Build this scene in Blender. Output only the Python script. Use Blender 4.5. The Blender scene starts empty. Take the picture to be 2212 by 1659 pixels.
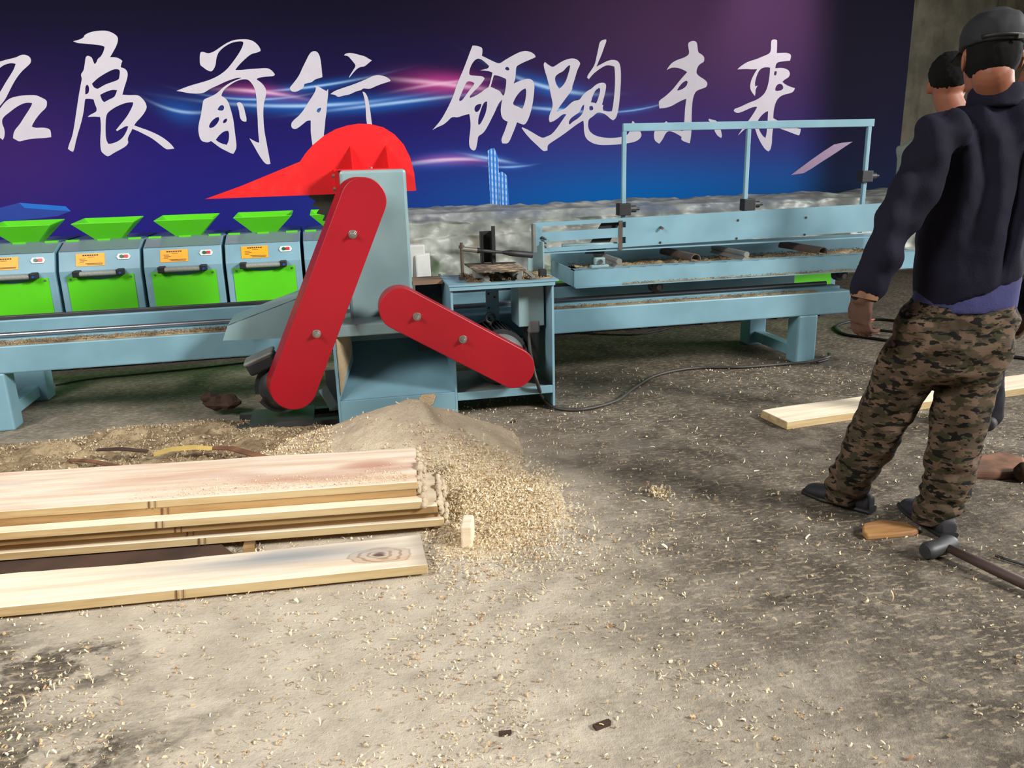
import bpy, bmesh, math, random
import numpy as np
from mathutils import Vector, Matrix, noise

random.seed(7)
rng = np.random.default_rng(11)
scene = bpy.context.scene
COL = scene.collection

# ------------------------------------------------------------------ camera, world, lights, exposure
W, HH, F = 2212, 1659, 1720.0
CAMH = 1.33
PITCH, YAW, ROLL = 0.273825, 0.208347, -0.026991
f0 = Vector((math.sin(YAW) * math.cos(PITCH), math.cos(YAW) * math.cos(PITCH), -math.sin(PITCH)))
r0 = Vector((math.cos(YAW), -math.sin(YAW), 0)); u0 = r0.cross(f0)
RGT = math.cos(ROLL) * r0 + math.sin(ROLL) * u0
UPV = -math.sin(ROLL) * r0 + math.cos(ROLL) * u0
FWD = f0
cam = bpy.data.cameras.new('camera'); camo = bpy.data.objects.new('camera', cam); COL.objects.link(camo)
cam.sensor_fit = 'HORIZONTAL'; cam.sensor_width = 36.0; cam.lens = 36.0 * F / W
cam.clip_start = 0.05; cam.clip_end = 100
M3 = Matrix((RGT, UPV, -FWD)).transposed()
camo.matrix_world = Matrix.Translation((0, 0, CAMH)) @ M3.to_4x4()
scene.camera = camo
scene.view_settings.view_transform = 'Standard'
scene.view_settings.look = 'None'
scene.view_settings.gamma = 1.0
scene.view_settings.use_curve_mapping = False
scene.view_settings.exposure = 0.08

wd = bpy.data.worlds.new('world'); scene.world = wd; wd.use_nodes = True
bg = wd.node_tree.nodes['Background']; bg.inputs[0].default_value = (0.80, 0.92, 1.0, 1); bg.inputs[1].default_value = 0.075


def area(name, loc, target, sx, sy, power, color=(1, 1, 1)):
    l = bpy.data.lights.new(name, 'AREA'); l.shape = 'RECTANGLE'; l.size = sx; l.size_y = sy; l.energy = power; l.color = color
    o = bpy.data.objects.new(name, l); COL.objects.link(o); o.location = loc
    d = Vector(target) - Vector(loc); o.rotation_euler = d.to_track_quat('-Z', 'Y').to_euler()
    return o


area('daylight_front_right', (12.0, -6.4, 8.4), (0.0, 3.8, 0.5), 2.6, 2.6, 3350, (1.0, 0.99, 0.975))
area('daylight_right_door', (7.6, 3.4, 1.9), (2.5, 3.5, 0.3), 2.6, 2.6, 300, (0.97, 0.99, 1.0))
area('daylight_front_left', (-4.2, 0.2, 4.6), (-0.9, 3.4, 0.2), 2.2, 2.2, 320, (1.0, 0.99, 0.98))
sp = bpy.data.lights.new('banner_lamp', 'SPOT'); sp.energy = 120; sp.spot_size = math.radians(48); sp.spot_blend = 0.9; sp.color = (1, .84, .9); sp.shadow_soft_size = .15
spo = bpy.data.objects.new('banner_lamp', sp); COL.objects.link(spo); spo.location = (4.02, 6.1, 3.75)
spo.rotation_euler = (Vector((3.95, 7.0, 2.62)) - Vector((4.02, 6.1, 3.75))).to_track_quat('-Z', 'Y').to_euler()


# ------------------------------------------------------------------ pixel -> world helpers (2212 x 1659 frame)
def ray(px, py):
    return FWD + RGT * ((px - W / 2) / F) - UPV * ((py - HH / 2) / F)


def P(px, py, Y):
    d = ray(px, py); return Vector((0, 0, CAMH)) + d * (Y / d.y)


def G(px, py, z=0.0):
    d = ray(px, py); return Vector((0, 0, CAMH)) + d * ((z - CAMH) / d.z)


def lin(c):
    return tuple(((v / 255) / 12.92 if v / 255 <= 0.04045 else ((v / 255 + 0.055) / 1.055) ** 2.4) for v in c)


# ------------------------------------------------------------------ node helpers
class X:
    """a scalar or colour socket with arithmetic"""
    def __init__(s, nt, v): s.nt, s.v = nt, v

    def op(s, o, o2, kind, clamp=False):
        n = s.nt.nodes.new('ShaderNodeMath'); n.operation = kind; n.use_clamp = clamp
        for i, a in enumerate([s, o, o2]):
            if a is None: continue
            a = a.v if isinstance(a, X) else a
            if isinstance(a, (int, float)): n.inputs[i].default_value = a
            else: s.nt.links.new(a, n.inputs[i])
        return X(s.nt, n.outputs[0])

    def __add__(s, o): return s.op(o, None, 'ADD')
    def __sub__(s, o): return s.op(o, None, 'SUBTRACT')
    def __mul__(s, o): return s.op(o, None, 'MULTIPLY')
    def clamp(s): return s.op(0.0, None, 'ADD', True)
    def exp(s): return s.op(None, None, 'EXPONENT')
    def sin(s): return s.op(None, None, 'SINE')
    def pow(s, e): return s.op(e, None, 'POWER')
    def sqrt(s): return s.op(None, None, 'SQRT')
    def less(s, o): return s.op(o, None, 'LESS_THAN')

    def sstep(s, a, b):
        n = s.nt.nodes.new('ShaderNodeMapRange'); n.interpolation_type = 'SMOOTHSTEP'
        if a > b:
            n.inputs[1].default_value, n.inputs[2].default_value = b, a; n.inputs[3].default_value, n.inputs[4].default_value = 1, 0
        else:
            n.inputs[1].default_value, n.inputs[2].default_value = a, b
        s.nt.links.new(s.v, n.inputs[0]); return X(s.nt, n.outputs[0])


class Mat:
    def __init__(s, name):
        s.m = bpy.data.materials.new(name); s.m.use_nodes = True; s.nt = s.m.node_tree
        s.b = s.nt.nodes['Principled BSDF']; s.tc = s.nt.nodes.new('ShaderNodeTexCoord')

    def xyz(s, kind='Object'):
        n = s.nt.nodes.new('ShaderNodeSeparateXYZ'); s.nt.links.new(s.tc.outputs[kind], n.inputs[0])
        return [X(s.nt, n.outputs[i]) for i in range(3)]

    def noise(s, scale, detail=3, vec=None, stretch=None, rough=.5, kind='Object', color=False):
        n = s.nt.nodes.new('ShaderNodeTexNoise'); n.inputs['Scale'].default_value = scale; n.inputs['Detail'].default_value = detail
        n.inputs['Roughness'].default_value = rough
        src = vec if vec is not None else s.tc.outputs[kind]
        if stretch:
            mp = s.nt.nodes.new('ShaderNodeMapping'); mp.inputs['Scale'].default_value = stretch
            s.nt.links.new(src, mp.inputs[0]); src = mp.outputs[0]
        s.nt.links.new(src, n.inputs['Vector']); return X(s.nt, n.outputs[1 if color else 0])

    def voronoi(s, scale, stretch=None, feature='F1', out=0):
        n = s.nt.nodes.new('ShaderNodeTexVoronoi'); n.inputs['Scale'].default_value = scale; n.feature = feature
        src = s.tc.outputs['Object']
        if stretch:
            mp = s.nt.nodes.new('ShaderNodeMapping'); mp.inputs['Scale'].default_value = stretch
            s.nt.links.new(src, mp.inputs[0]); src = mp.outputs[0]
        s.nt.links.new(src, n.inputs['Vector']); return X(s.nt, n.outputs[out])

    def ramp(s, x, stops, const=False):
        n = s.nt.nodes.new('ShaderNodeValToRGB'); cr = n.color_ramp
        if const: cr.interpolation = 'CONSTANT'
        while len(cr.elements) < len(stops): cr.elements.new(0.5)
        for e, (p, c) in zip(cr.elements, stops): e.position = p; e.color = (*c, 1)
        s.nt.links.new(x.v, n.inputs[0]); return X(s.nt, n.outputs[0])

    def mix(s, fac, a, b, mode='MIX'):
        n = s.nt.nodes.new('ShaderNodeMix'); n.data_type = 'RGBA'; n.blend_type = mode; n.clamp_factor = True
        for i, a_ in ((0, fac), (6, a), (7, b)):
            if isinstance(a_, X): s.nt.links.new(a_.v, n.inputs[i])
            elif isinstance(a_, (int, float)): n.inputs[i].default_value = a_
            else: n.inputs[i].default_value = (*a_, 1)
        return X(s.nt, n.outputs[2])

    def out(s, color=None, rough=.5, metal=0., bump=None, bstr=.3, bdist=.01, spec=.5, alpha=None, trans=None):
        for k, v in (('Base Color', color), ('Roughness', rough), ('Metallic', metal), ('Specular IOR Level', spec), ('Alpha', alpha), ('Transmission Weight', trans)):
            if v is None: continue
            if isinstance(v, X): s.nt.links.new(v.v, s.b.inputs[k])
            elif isinstance(v, tuple): s.b.inputs[k].default_value = (*v, 1)
            else: s.b.inputs[k].default_value = v
        if bump is not None:
            n = s.nt.nodes.new('ShaderNodeBump'); n.inputs['Strength'].default_value = bstr; n.inputs['Distance'].default_value = bdist
            s.nt.links.new(bump.v, n.inputs['Height']); s.nt.links.new(n.outputs[0], s.b.inputs['Normal'])
        return s.m


def paint(name, c, rough=.42, var=.12, dirt=.0, dirtc=(150, 130, 100), spec=.5, bump=.03):
    m = Mat(name); n1 = m.noise(3.5, 4); n2 = m.noise(28, 3)
    c = lin(c); dk = tuple(v * (1 - var) for v in c); lt = tuple(min(1, v * (1 + var)) for v in c)
    col = m.mix(n1.sstep(.3, .7), dk, lt)
    if dirt: col = m.mix((n2 * n1).sstep(.22, .42) * dirt, col, lin(dirtc))
    return m.out(col, rough=rough, spec=spec, bump=n2, bstr=bump, bdist=.004)


def plain(name, c, rough=.5, metal=0., spec=.5, var=.15, sc=12):
    m = Mat(name); c = lin(c); n = m.noise(sc, 3)
    col = m.mix(n.sstep(.3, .7), tuple(v * (1 - var) for v in c), tuple(min(1, v * (1 + var)) for v in c))
    return m.out(col, rough=rough, metal=metal, spec=spec)


MT = {}
MT['blue'] = paint('pale_blue_paint', (124, 164, 177), dirt=.10)
MT['bluecol'] = paint('grey_blue_paint', (136, 164, 166), dirt=.12, rough=.38)
MT['green'] = paint('lime_green_paint', (92, 208, 22), rough=.45, var=.05)
MT['red'] = paint('hood_red_paint', (226, 26, 30), rough=.45, var=.05, dirt=.05)
MT['dred'] = paint('guard_red_paint', (160, 14, 30), rough=.4, var=.05)
MT['black'] = plain('black_steel', (30, 29, 30), rough=.55)
MT['dark'] = plain('dark_grey_steel', (66, 66, 66), rough=.5, metal=.3)
MT['steel'] = plain('bright_steel', (190, 192, 196), rough=.25, metal=1.)
MT['rail'] = plain('worn_rail_steel', (160, 160, 166), rough=.28, metal=.9, var=.05)
MT['zinc'] = plain('zinc_plated_steel', (170, 165, 155), rough=.35, metal=.8)
MT['rust'] = paint('rusty_steel', (86, 72, 62), rough=.7, var=.3, dirt=.3, dirtc=(120, 84, 56))
MT['dustysteel'] = paint('sawdusty_steel', (92, 80, 68), rough=.8, var=.3, dirt=.9, dirtc=(190, 166, 130))
MT['grey'] = paint('dusty_grey_steel', (120, 122, 116), rough=.55, var=.2, dirt=.3, dirtc=(160, 145, 120))
MT['motor'] = paint('motor_dark_paint', (44, 47, 48), rough=.5, var=.2, dirt=.15, dirtc=(120, 105, 85))
MT['bell'] = paint('motor_grey_paint', (112, 114, 112), rough=.4, var=.1)
MT['blade'] = plain('saw_blade_steel', (96, 96, 88), rough=.4, metal=.7)
MT['white'] = plain('white_plastic', (225, 226, 220), rough=.4, var=.03)
MT['orange'] = plain('orange_plate', (250, 168, 20), rough=.4, var=.03)
MT['ink'] = plain('black_ink', (48, 36, 20), rough=.5)
MT['btng'] = plain('green_button', (20, 100, 60), rough=.3)
MT['btnr'] = plain('red_button', (215, 50, 60), rough=.3)
MT['grip'] = plain('grey_grip', (150, 150, 142), rough=.6, var=.12, sc=80)
MT['cap_blue'] = plain('blue_cap', (40, 80, 170), rough=.4)
MT['cable'] = plain('cable_rubber', (62, 58, 52), rough=.5)
MT['board'] = paint('brown_dusty_board', (146, 120, 96), rough=.85, var=.2)
MT['foam'] = plain('white_foam', (196, 196, 190), rough=.7, var=.05)


def dust_mat(name, c1, c2, c3, sc=1.0):
    m = Mat(name); a = m.noise(9 * sc, 5, rough=.65); b = m.noise(120 * sc, 4, rough=.7)
    col = m.mix(a.sstep(.35, .65), lin(c1), lin(c2)); col = m.mix((b.sstep(.55, .72)) * .6, col, lin(c3))
    return m.out(col, rough=.95, spec=.15, bump=b + a * .5, bstr=.9, bdist=.012)


MT['dust'] = dust_mat('fine_sawdust', (202, 176, 142), (222, 196, 158), (150, 118, 86))
MT['heap'] = dust_mat('heap_sawdust', (214, 192, 164), (232, 214, 182), (182, 144, 116), .9)
MT['drift'] = dust_mat('coarse_shavings', (138, 117, 90), (190, 168, 132), (74, 58, 42), .8)


def curl_mat():
    m = Mat('shaving_curls'); g = m.nt.nodes.new('ShaderNodeNewGeometry'); r = X(m.nt, g.outputs['Random Per Island'])
    col = m.ramp(r, [(0, lin((150, 108, 76))), (.08, lin((200, 168, 124))), (.35, lin((228, 206, 164))), (.75, lin((240, 226, 190))), (1, lin((246, 238, 214)))])
    return m.out(col, rough=.8, spec=.2)


MT['curl'] = curl_mat()


# ------------------------------------------------------------------ mesh builder
ORG = {}


def frame(d):
    d = d.normalized(); a = Vector((0, 0, 1)) if abs(d.z) < .9 else Vector((1, 0, 0))
    u = d.cross(a).normalized(); return u, d.cross(u).normalized()


class MB:
    def __init__(s): s.v, s.f, s.m, s.k = [], [], [], 0

    def add(s, vs, fs):
        n = len(s.v); s.v += [Vector(p) for p in vs]
        for f in fs: s.f.append([n + i for i in f]); s.m.append(s.k)
        return s

    def mat(s, k): s.k = k; return s

    def box(s, x0, x1, y0, y1, z0, z1):
        return s.obox((Vector(((x0 + x1) / 2, (y0 + y1) / 2, (z0 + z1) / 2))), (Vector((1, 0, 0)), Vector((0, 1, 0)), Vector((0, 0, 1))), (abs(x1 - x0) / 2, abs(y1 - y0) / 2, abs(z1 - z0) / 2))

    def obox(s, c, ax, h):
        c = Vector(c); a, b, d = [Vector(ax[i]) * h[i] for i in range(3)]
        vs = [c + a * i + b * j + d * k for k in (-1, 1) for j in (-1, 1) for i in (-1, 1)]
        return s.add(vs, [(0, 2, 3, 1), (4, 5, 7, 6), (0, 1, 5, 4), (2, 6, 7, 3), (0, 4, 6, 2), (1, 3, 7, 5)])

    def bar(s, p0, p1, w, h):
        p0, p1 = Vector(p0), Vector(p1); d = p1 - p0; u, v = frame(d)
        return s.obox((p0 + p1) / 2, (d.normalized(), u, v), (d.length / 2, w / 2, h / 2))

    def prism(s, pts, ext):
        pts = [Vector(p) for p in pts]; ext = Vector(ext); n = len(pts)
        return s.add(pts + [p + ext for p in pts], [tuple(range(n)), tuple(range(2 * n - 1, n - 1, -1))] + [(i, n + i, n + (i + 1) % n, (i + 1) % n) for i in range(n)])

    def cyl(s, p0, p1, r, r1=None, n=16):
        return s.tube([p0, p1], [r, r if r1 is None else r1], n)

    def tube(s, pts, r, n=8, caps=True):
        pts = [Vector(p) for p in pts]; m = len(pts); rs = r if isinstance(r, (list, tuple)) else [r] * m
        vs = []; u = None
        for i, p in enumerate(pts):
            d = (pts[min(i + 1, m - 1)] - pts[max(i - 1, 0)]).normalized()
            if u is None: u, _ = frame(d)
            u = (u - d * u.dot(d)).normalized(); v = d.cross(u)
            for k in range(n):
                a = 2 * math.pi * k / n; vs.append(p + (u * math.cos(a) + v * math.sin(a)) * rs[i])
        fs = [(i * n + k, i * n + (k + 1) % n, (i + 1) * n + (k + 1) % n, (i + 1) * n + k) for i in range(m - 1) for k in range(n)]
        if caps: fs += [tuple(range(n - 1, -1, -1)), tuple(range((m - 1) * n, m * n))]
        return s.add(vs, fs)

    def loft(s, rings, n=24, sq=2.0):
        """rings: (centre, u, v, ru, rv); closed with caps; sq>2 makes them squarer"""
        vs = []
        for c, u, v, ru, rv in rings:
            for k in range(n):
                a = 2 * math.pi * k / n; ca, sa = math.cos(a), math.sin(a)
                e = 2 / sq; x = math.copysign(abs(ca) ** e, ca); y = math.copysign(abs(sa) ** e, sa)
                vs.append(Vector(c) + Vector(u) * (ru * x) + Vector(v) * (rv * y))
        m = len(rings)
        fs = [(i * n + k, i * n + (k + 1) % n, (i + 1) * n + (k + 1) % n, (i + 1) * n + k) for i in range(m - 1) for k in range(n)]
        fs += [tuple(range(n - 1, -1, -1)), tuple(range((m - 1) * n, m * n))]
        return s.add(vs, fs)

    def sphere(s, c, rx, ry=None, rz=None, n=16, ax=None):
        ry = rx if ry is None else ry; rz = rx if rz is None else rz; c = Vector(c)
        ax = ax or (Vector((1, 0, 0)), Vector((0, 1, 0)), Vector((0, 0, 1)))
        rings = []
        for i in range(n // 2 + 1):
            t = math.pi * (i + .02) / (n // 2 + .04); rings.append((c - ax[2] * (rz * math.cos(t)), ax[0], ax[1], max(rx * math.sin(t), 1e-4), max(ry * math.sin(t), 1e-4)))
        return s.loft(rings, n)

    def limb(s, pts, rs, n=20):
        """tapered round-ended limb along pts"""
        pts = [Vector(p) for p in pts]
        d0 = (pts[0] - pts[1]).normalized(); d1 = (pts[-1] - pts[-2]).normalized()
        P_, R_ = [], []
        for t in (.95, .7, .35): P_.append(pts[0] + d0 * rs[0] * t); R_.append(rs[0] * math.sqrt(max(.0, 1 - t * t)))
        P_ += pts; R_ += list(rs)
        for t in (.35, .7, .95): P_.append(pts[-1] + d1 * rs[-1] * t); R_.append(rs[-1] * math.sqrt(1 - t * t))
        return s.tube(P_, R_, n)

    def build(s, name, mats, parent=None, bevel=0., smooth=False, loc=None, local=False, rotz=0., angle=None):
        me = bpy.data.meshes.new(name); o = bpy.data.objects.new(name, me); COL.objects.link(o)
        mats = mats if isinstance(mats, (list, tuple)) else [mats]
        for m in mats: me.materials.append(m)
        if parent is not None:
            o.parent = parent; org = ORG[parent]; ORG[o] = org
        else:
            if loc is None:
                xs = [p.x for p in s.v]; ys = [p.y for p in s.v]; zs = [p.z for p in s.v]
                loc = Vector(((min(xs) + max(xs)) / 2, (min(ys) + max(ys)) / 2, min(zs)))
            org = Vector(loc); o.location = org; o.rotation_euler = (0, 0, rotz); ORG[o] = org
        off = Vector((0, 0, 0)) if local else org
        me.from_pydata([p - off for p in s.v], [], s.f)
        me.polygons.foreach_set('material_index', s.m)
        bm = bmesh.new(); bm.from_mesh(me); bmesh.ops.recalc_face_normals(bm, faces=bm.faces); bm.to_mesh(me); bm.free()
        if smooth:
            me.polygons.foreach_set('use_smooth', [True] * len(me.polygons))
            if angle is not None: me.set_sharp_from_angle(angle=math.radians(angle))
        if bevel:
            b = o.modifiers.new('bevel', 'BEVEL'); b.width = bevel; b.segments = 2; b.limit_method = 'ANGLE'; b.angle_limit = math.radians(40)
        return o


def empty(name, loc, rz=0):
    o = bpy.data.objects.new(name, None); COL.objects.link(o); o.location = loc; o.rotation_euler = (0, 0, rz); ORG[o] = Vector(loc); return o


def tag(o, label=None, cat=None, group=None, kind=None):
    for k, v in (('label', label), ('category', cat), ('group', group), ('kind', kind)):
        if v: o[k] = v
    return o


def copy_tree(o, parent=None):
    c = o.copy(); COL.objects.link(c); ORG[c] = ORG[o]
    if parent: c.parent = parent
    for ch in list(o.children): copy_tree(ch, c)
    return c


def fill(polys, Y=None):
    """list of (outer, [holes]) in world XZ at plane Y -> mesh data (flat)"""
    allv, allf = [], []
    for outer, holes in polys:
        cu = bpy.data.curves.new('tmp', 'CURVE'); cu.dimensions = '2D'; cu.fill_mode = 'BOTH'
        for pl in [outer] + holes:
            sp_ = cu.splines.new('POLY'); sp_.points.add(len(pl) - 1); sp_.use_cyclic_u = True
            for q, (a, b) in zip(sp_.points, pl): q.co = (a, b, 0, 1)
        ob = bpy.data.objects.new('tmp', cu); COL.objects.link(ob)
        dg = bpy.context.evaluated_depsgraph_get(); me = bpy.data.meshes.new_from_object(ob.evaluated_get(dg))
        n = len(allv); allv += [Vector((v.co.x, Y, v.co.y)) for v in me.vertices]; allf += [[n + i for i in p.vertices] for p in me.polygons]
        bpy.data.objects.remove(ob); bpy.data.meshes.remove(me); bpy.data.curves.remove(cu)
    return allv, allf


def soften(pl, it=2, sharp=62):
    """corner cutting that keeps sharp tips"""
    for _ in range(it):
        out = []; n = len(pl)
        for i in range(n):
            a, b, c = Vector(pl[i - 1]), Vector(pl[i]), Vector(pl[(i + 1) % n])
            d1, d2 = b - a, c - b
            if d1.length < 1e-9 or d2.length < 1e-9: continue
            if math.degrees(d1.angle(d2)) > sharp: out.append(tuple(b))
            else: out += [tuple(b - d1 * .25), tuple(b + d2 * .25)]
        pl = out
    return pl


def remesh(name, mb, mat, parent, voxel, disp=None, smooth_it=3):
    me = bpy.data.meshes.new('tmp'); me.from_pydata(mb.v, [], mb.f)
    bm = bmesh.new(); bm.from_mesh(me); bmesh.ops.recalc_face_normals(bm, faces=bm.faces); bm.to_mesh(me); bm.free()
    ob = bpy.data.objects.new('tmp', me); COL.objects.link(ob)
    md = ob.modifiers.new('r', 'REMESH'); md.mode = 'VOXEL'; md.voxel_size = voxel
    if smooth_it:
        sm = ob.modifiers.new('s', 'SMOOTH'); sm.factor = .5; sm.iterations = smooth_it
    dg = bpy.context.evaluated_depsgraph_get(); res = bpy.data.meshes.new_from_object(ob.evaluated_get(dg))
    bpy.data.objects.remove(ob); bpy.data.meshes.remove(me)
    if disp:
        nrm = [v.normal.copy() for v in res.vertices]
        for v, n in zip(res.vertices, nrm): v.co += n * disp(v.co, n)
    org = ORG[parent]
    for v in res.vertices: v.co -= org
    res.name = name; res.materials.clear(); res.materials.append(mat)
    res.polygons.foreach_set('use_smooth', [True] * len(res.polygons))
    o = bpy.data.objects.new(name, res); COL.objects.link(o); o.parent = parent; ORG[o] = org
    return o


V = Vector
Xa, Ya, Za = V((1, 0, 0)), V((0, 1, 0)), V((0, 0, 1))
YB = 7.0           # banner plane

# ------------------------------------------------------------------ setting: floor, wall
m = Mat('dusty_concrete'); x, y, z = m.xyz()
n1 = m.noise(1.1, 5, rough=.6); n2 = m.noise(6, 6, rough=.65); n3 = m.noise(70, 4, rough=.7); n4 = m.noise(2.6, 4, stretch=(.7, 1.6, 1)); n5 = m.noise(260, 2)
conc = m.mix(n2.sstep(.3, .7), lin((78, 70, 60)), lin((98, 89, 77)))
fleck = m.noise(46, 3, stretch=(.55, 1.3, 1), rough=.6)
edge = (x + (n1 - .5) * .9 + (y - 2.2) * .10).sstep(1.45, .0)
far = y.sstep(4.7, 3.6)
patch = (n2 * .55 + n4 * .45).sstep(.42, .60)
mask = (edge * .93 + patch * .16) * (far * .75 + .25) + (n3 - .5) * .6 + (fleck - .5) * .5 * edge
fl = fleck.sstep(.52, .64) * (n1.sstep(.3, .6) * .5 + .22)
dark = (x + (n4 - .5) * 1.3 + (y - 1.9) * .4).sstep(-.40, -.85) * (n2.sstep(.40, .52)) * y.sstep(2.55, 2.35)
hx_ = (x - .45) * 1.5; hy_ = (y - 3.1) * 1.3; mask = mask + ((hx_ * hx_ + hy_ * hy_) * -1.0).exp() * .5
mask = (mask - dark * .95).clamp()
dustc = m.mix(n2.sstep(.3, .7), lin((184, 171, 151)), lin((208, 195, 174)))
dustc = m.mix(n3.sstep(.54, .75) * .4, dustc, lin((156, 132, 108)))
conc = m.mix(fl, conc, lin((170, 152, 124)))
col = m.mix(mask, conc, dustc)
col = m.mix(n4.sstep(.60, .72) * .25, col, lin((104, 100, 98)))
m.out(col, rough=.9, spec=.2, bump=n3 * .8 + n2 * 1.2 + n5 * .3, bstr=.55, bdist=.01)
MT['floor'] = m.m
fl = MB().add([(-9, -4, 0), (11, -4, 0), (11, 8.2, 0), (-9, 8.2, 0)], [(0, 1, 2, 3)]).build('floor', MT['floor'], loc=V((0, 0, 0)))
tag(fl, kind='structure')

m = Mat('old_concrete_wall'); n1 = m.noise(1.6, 5, rough=.65); n2 = m.noise(9, 5, stretch=(1, 1, .25)); x, y, z = m.xyz()
col = m.mix(n1.sstep(.3, .7), lin((92, 88, 76)), lin((136, 128, 108))); col = m.mix(n2.sstep(.5, .75) * .6, col, lin((80, 64, 50)))
seam = ((x * 2.2).sin().op(None, None, 'ABSOLUTE')).sstep(.06, .0)
col = m.mix(seam * .6, col, lin((60, 56, 48)))
m.out(col, rough=.9, spec=.2, bump=n2, bstr=.4, bdist=.01)
MT['wallc'] = m.m
wl = MB().box(-9, 11, 8.0, 8.2, 0, 5.2).build('wall_back', m.m, loc=V((0, 8, 0))); tag(wl, kind='structure')

wr = MB().box(8.0, 8.3, -1.2, 8.2, 0, 7.5).build('unseen_shade_wall', MT['wallc'], loc=V((8, 4, 0))); tag(wr, kind='structure')  # added wall out of view, placed to shade the right side from the front-right daylight

# ------------------------------------------------------------------ banner with calligraphy
bx0, bx1, bz0, bz1 = -5.2, 5.352, 0.25, 3.35


def wp(px, py): q = P(px, py, YB); return q.x, q.z


m = Mat('printed_banner_vinyl'); x, y, z = m.xyz()


def gauss(cx, cz, wx, wz):
    a = (x - cx) * (1 / wx); b = (z - cz) * (1 / wz); return ((a * a + b * b) * -1.0).exp()


zt = (z - .9) * (1 / 1.75)
col = m.ramp(zt, [(0, lin((34, 32, 120))), (.28, lin((35, 28, 108))), (.6, lin((28, 20, 70))), (.85, lin((18, 13, 40))), (1, lin((12, 9, 26)))])
cx, cz = wp(1560, 90); col = m.mix(gauss(cx, cz, 1.5, .95) * .65, col, lin((92, 58, 96)))
cx, cz = wp(1330, 290); col = m.mix(gauss(cx, cz, 1.0, .35) * .45, col, lin((70, 52, 130)))
cx, cz = wp(1400, 440); col = m.mix((gauss(cx, cz, 1.9, .40)) * .95, col, lin((0, 100, 176)))
cx, cz = wp(1850, 420); col = m.mix((gauss(cx, cz, .9, .28)) * .55, col, lin((0, 92, 140)))
cx, cz = wp(20, 350); col = m.mix(gauss(cx, cz, .7, .5) * .35, col, lin((84, 44, 96)))
col = m.mix(x.sstep(4.15, 4.7) * .9, col, lin((10, 10, 26)))


def streak(p0, p1, p2, wpx, amp, c, glow=4.0):
    global col
    a, b, d = wp(*p0), wp(*p1), wp(*p2)
    A = np.polyfit([a[0], b[0], d[0]], [a[1], b[1], d[1]], 2)
    zc = (x * x) * float(A[0]) + x * float(A[1]) + float(A[2])
    x0 = (a[0] + d[0]) / 2; L = abs(d[0] - a[0]) / 2 * .8; w = wpx / 258.0
    dz = (z - zc) * (1 / w); q = (x - x0) * (1 / L); win = ((q * q) * -1.0).exp()
    core = ((dz * dz) * -1.0).exp() * win; dg = dz * (1 / glow); halo = ((dg * dg) * -1.0).exp() * win
    col = m.mix(halo * (amp * .5), col, lin(c)); col = m.mix(core * amp, col, lin(tuple(min(255, v * .35 + 160) for v in c)))


BL, PK = (20, 120, 220), (210, 70, 150)
for s_ in [((330, 222), (385, 240), (450, 241), 3, .6, BL, 7), ((470, 222), (640, 229), (860, 212), 3.2, .95, BL, 4.5), ((560, 198), (670, 188), (800, 166), 2.2, .8, BL, 4),
           ((700, 240), (830, 225), (1010, 204), 3, .85, BL, 4.5), ((480, 193), (550, 197), (650, 212), 3.5, .8, PK, 3.5), ((860, 172), (956, 181), (1060, 194), 4.5, .95, PK, 4.5),
           ((870, 194), (956, 180), (1040, 172), 3, .6, PK, 5), ((1090, 156), (1180, 188), (1290, 204), 4, .95, BL, 4.5), ((1120, 230), (1215, 238), (1290, 243), 3, .85, BL, 4),
           ((1300, 243), (1370, 238), (1440, 222), 1.8, .6, BL, 4), ((880, 356), (950, 347), (1050, 342), 3.5, .9, BL, 4), ((885, 352), (985, 344), (1065, 349), 2.5, .75, PK, 4),
           ((1010, 334), (1060, 343), (1110, 352), 3, .85, BL, 3), ((1060, 360), (1095, 361), (1145, 357), 2, .7, BL, 3), ((440, 205), (520, 214), (660, 205), 2, .6, BL, 4)]:
    streak(*s_)
m.out(col, rough=.65, spec=.06)
MT['banner'] = m.m
bn = MB().box(bx0, bx1, YB, YB + .04, bz0, bz1).build('backdrop_banner', MT['banner'], loc=V((0, YB, 0)))
tag(bn, 'huge dark blue printed banner with white brush calligraphy behind the machines', 'banner')

C1, C2, C3, C4, C5 = (0, 0), (380, 40), (880, 40), (1300, 40), (0, 400)
SC = 560 / 2212


def cvt(pl, off, soft=True):
    q = [(off[0] + a * SC, off[1] + b * SC) for a, b in pl]
    if soft: q = soften(q)
    return [wp(*t) for t in q]


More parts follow.
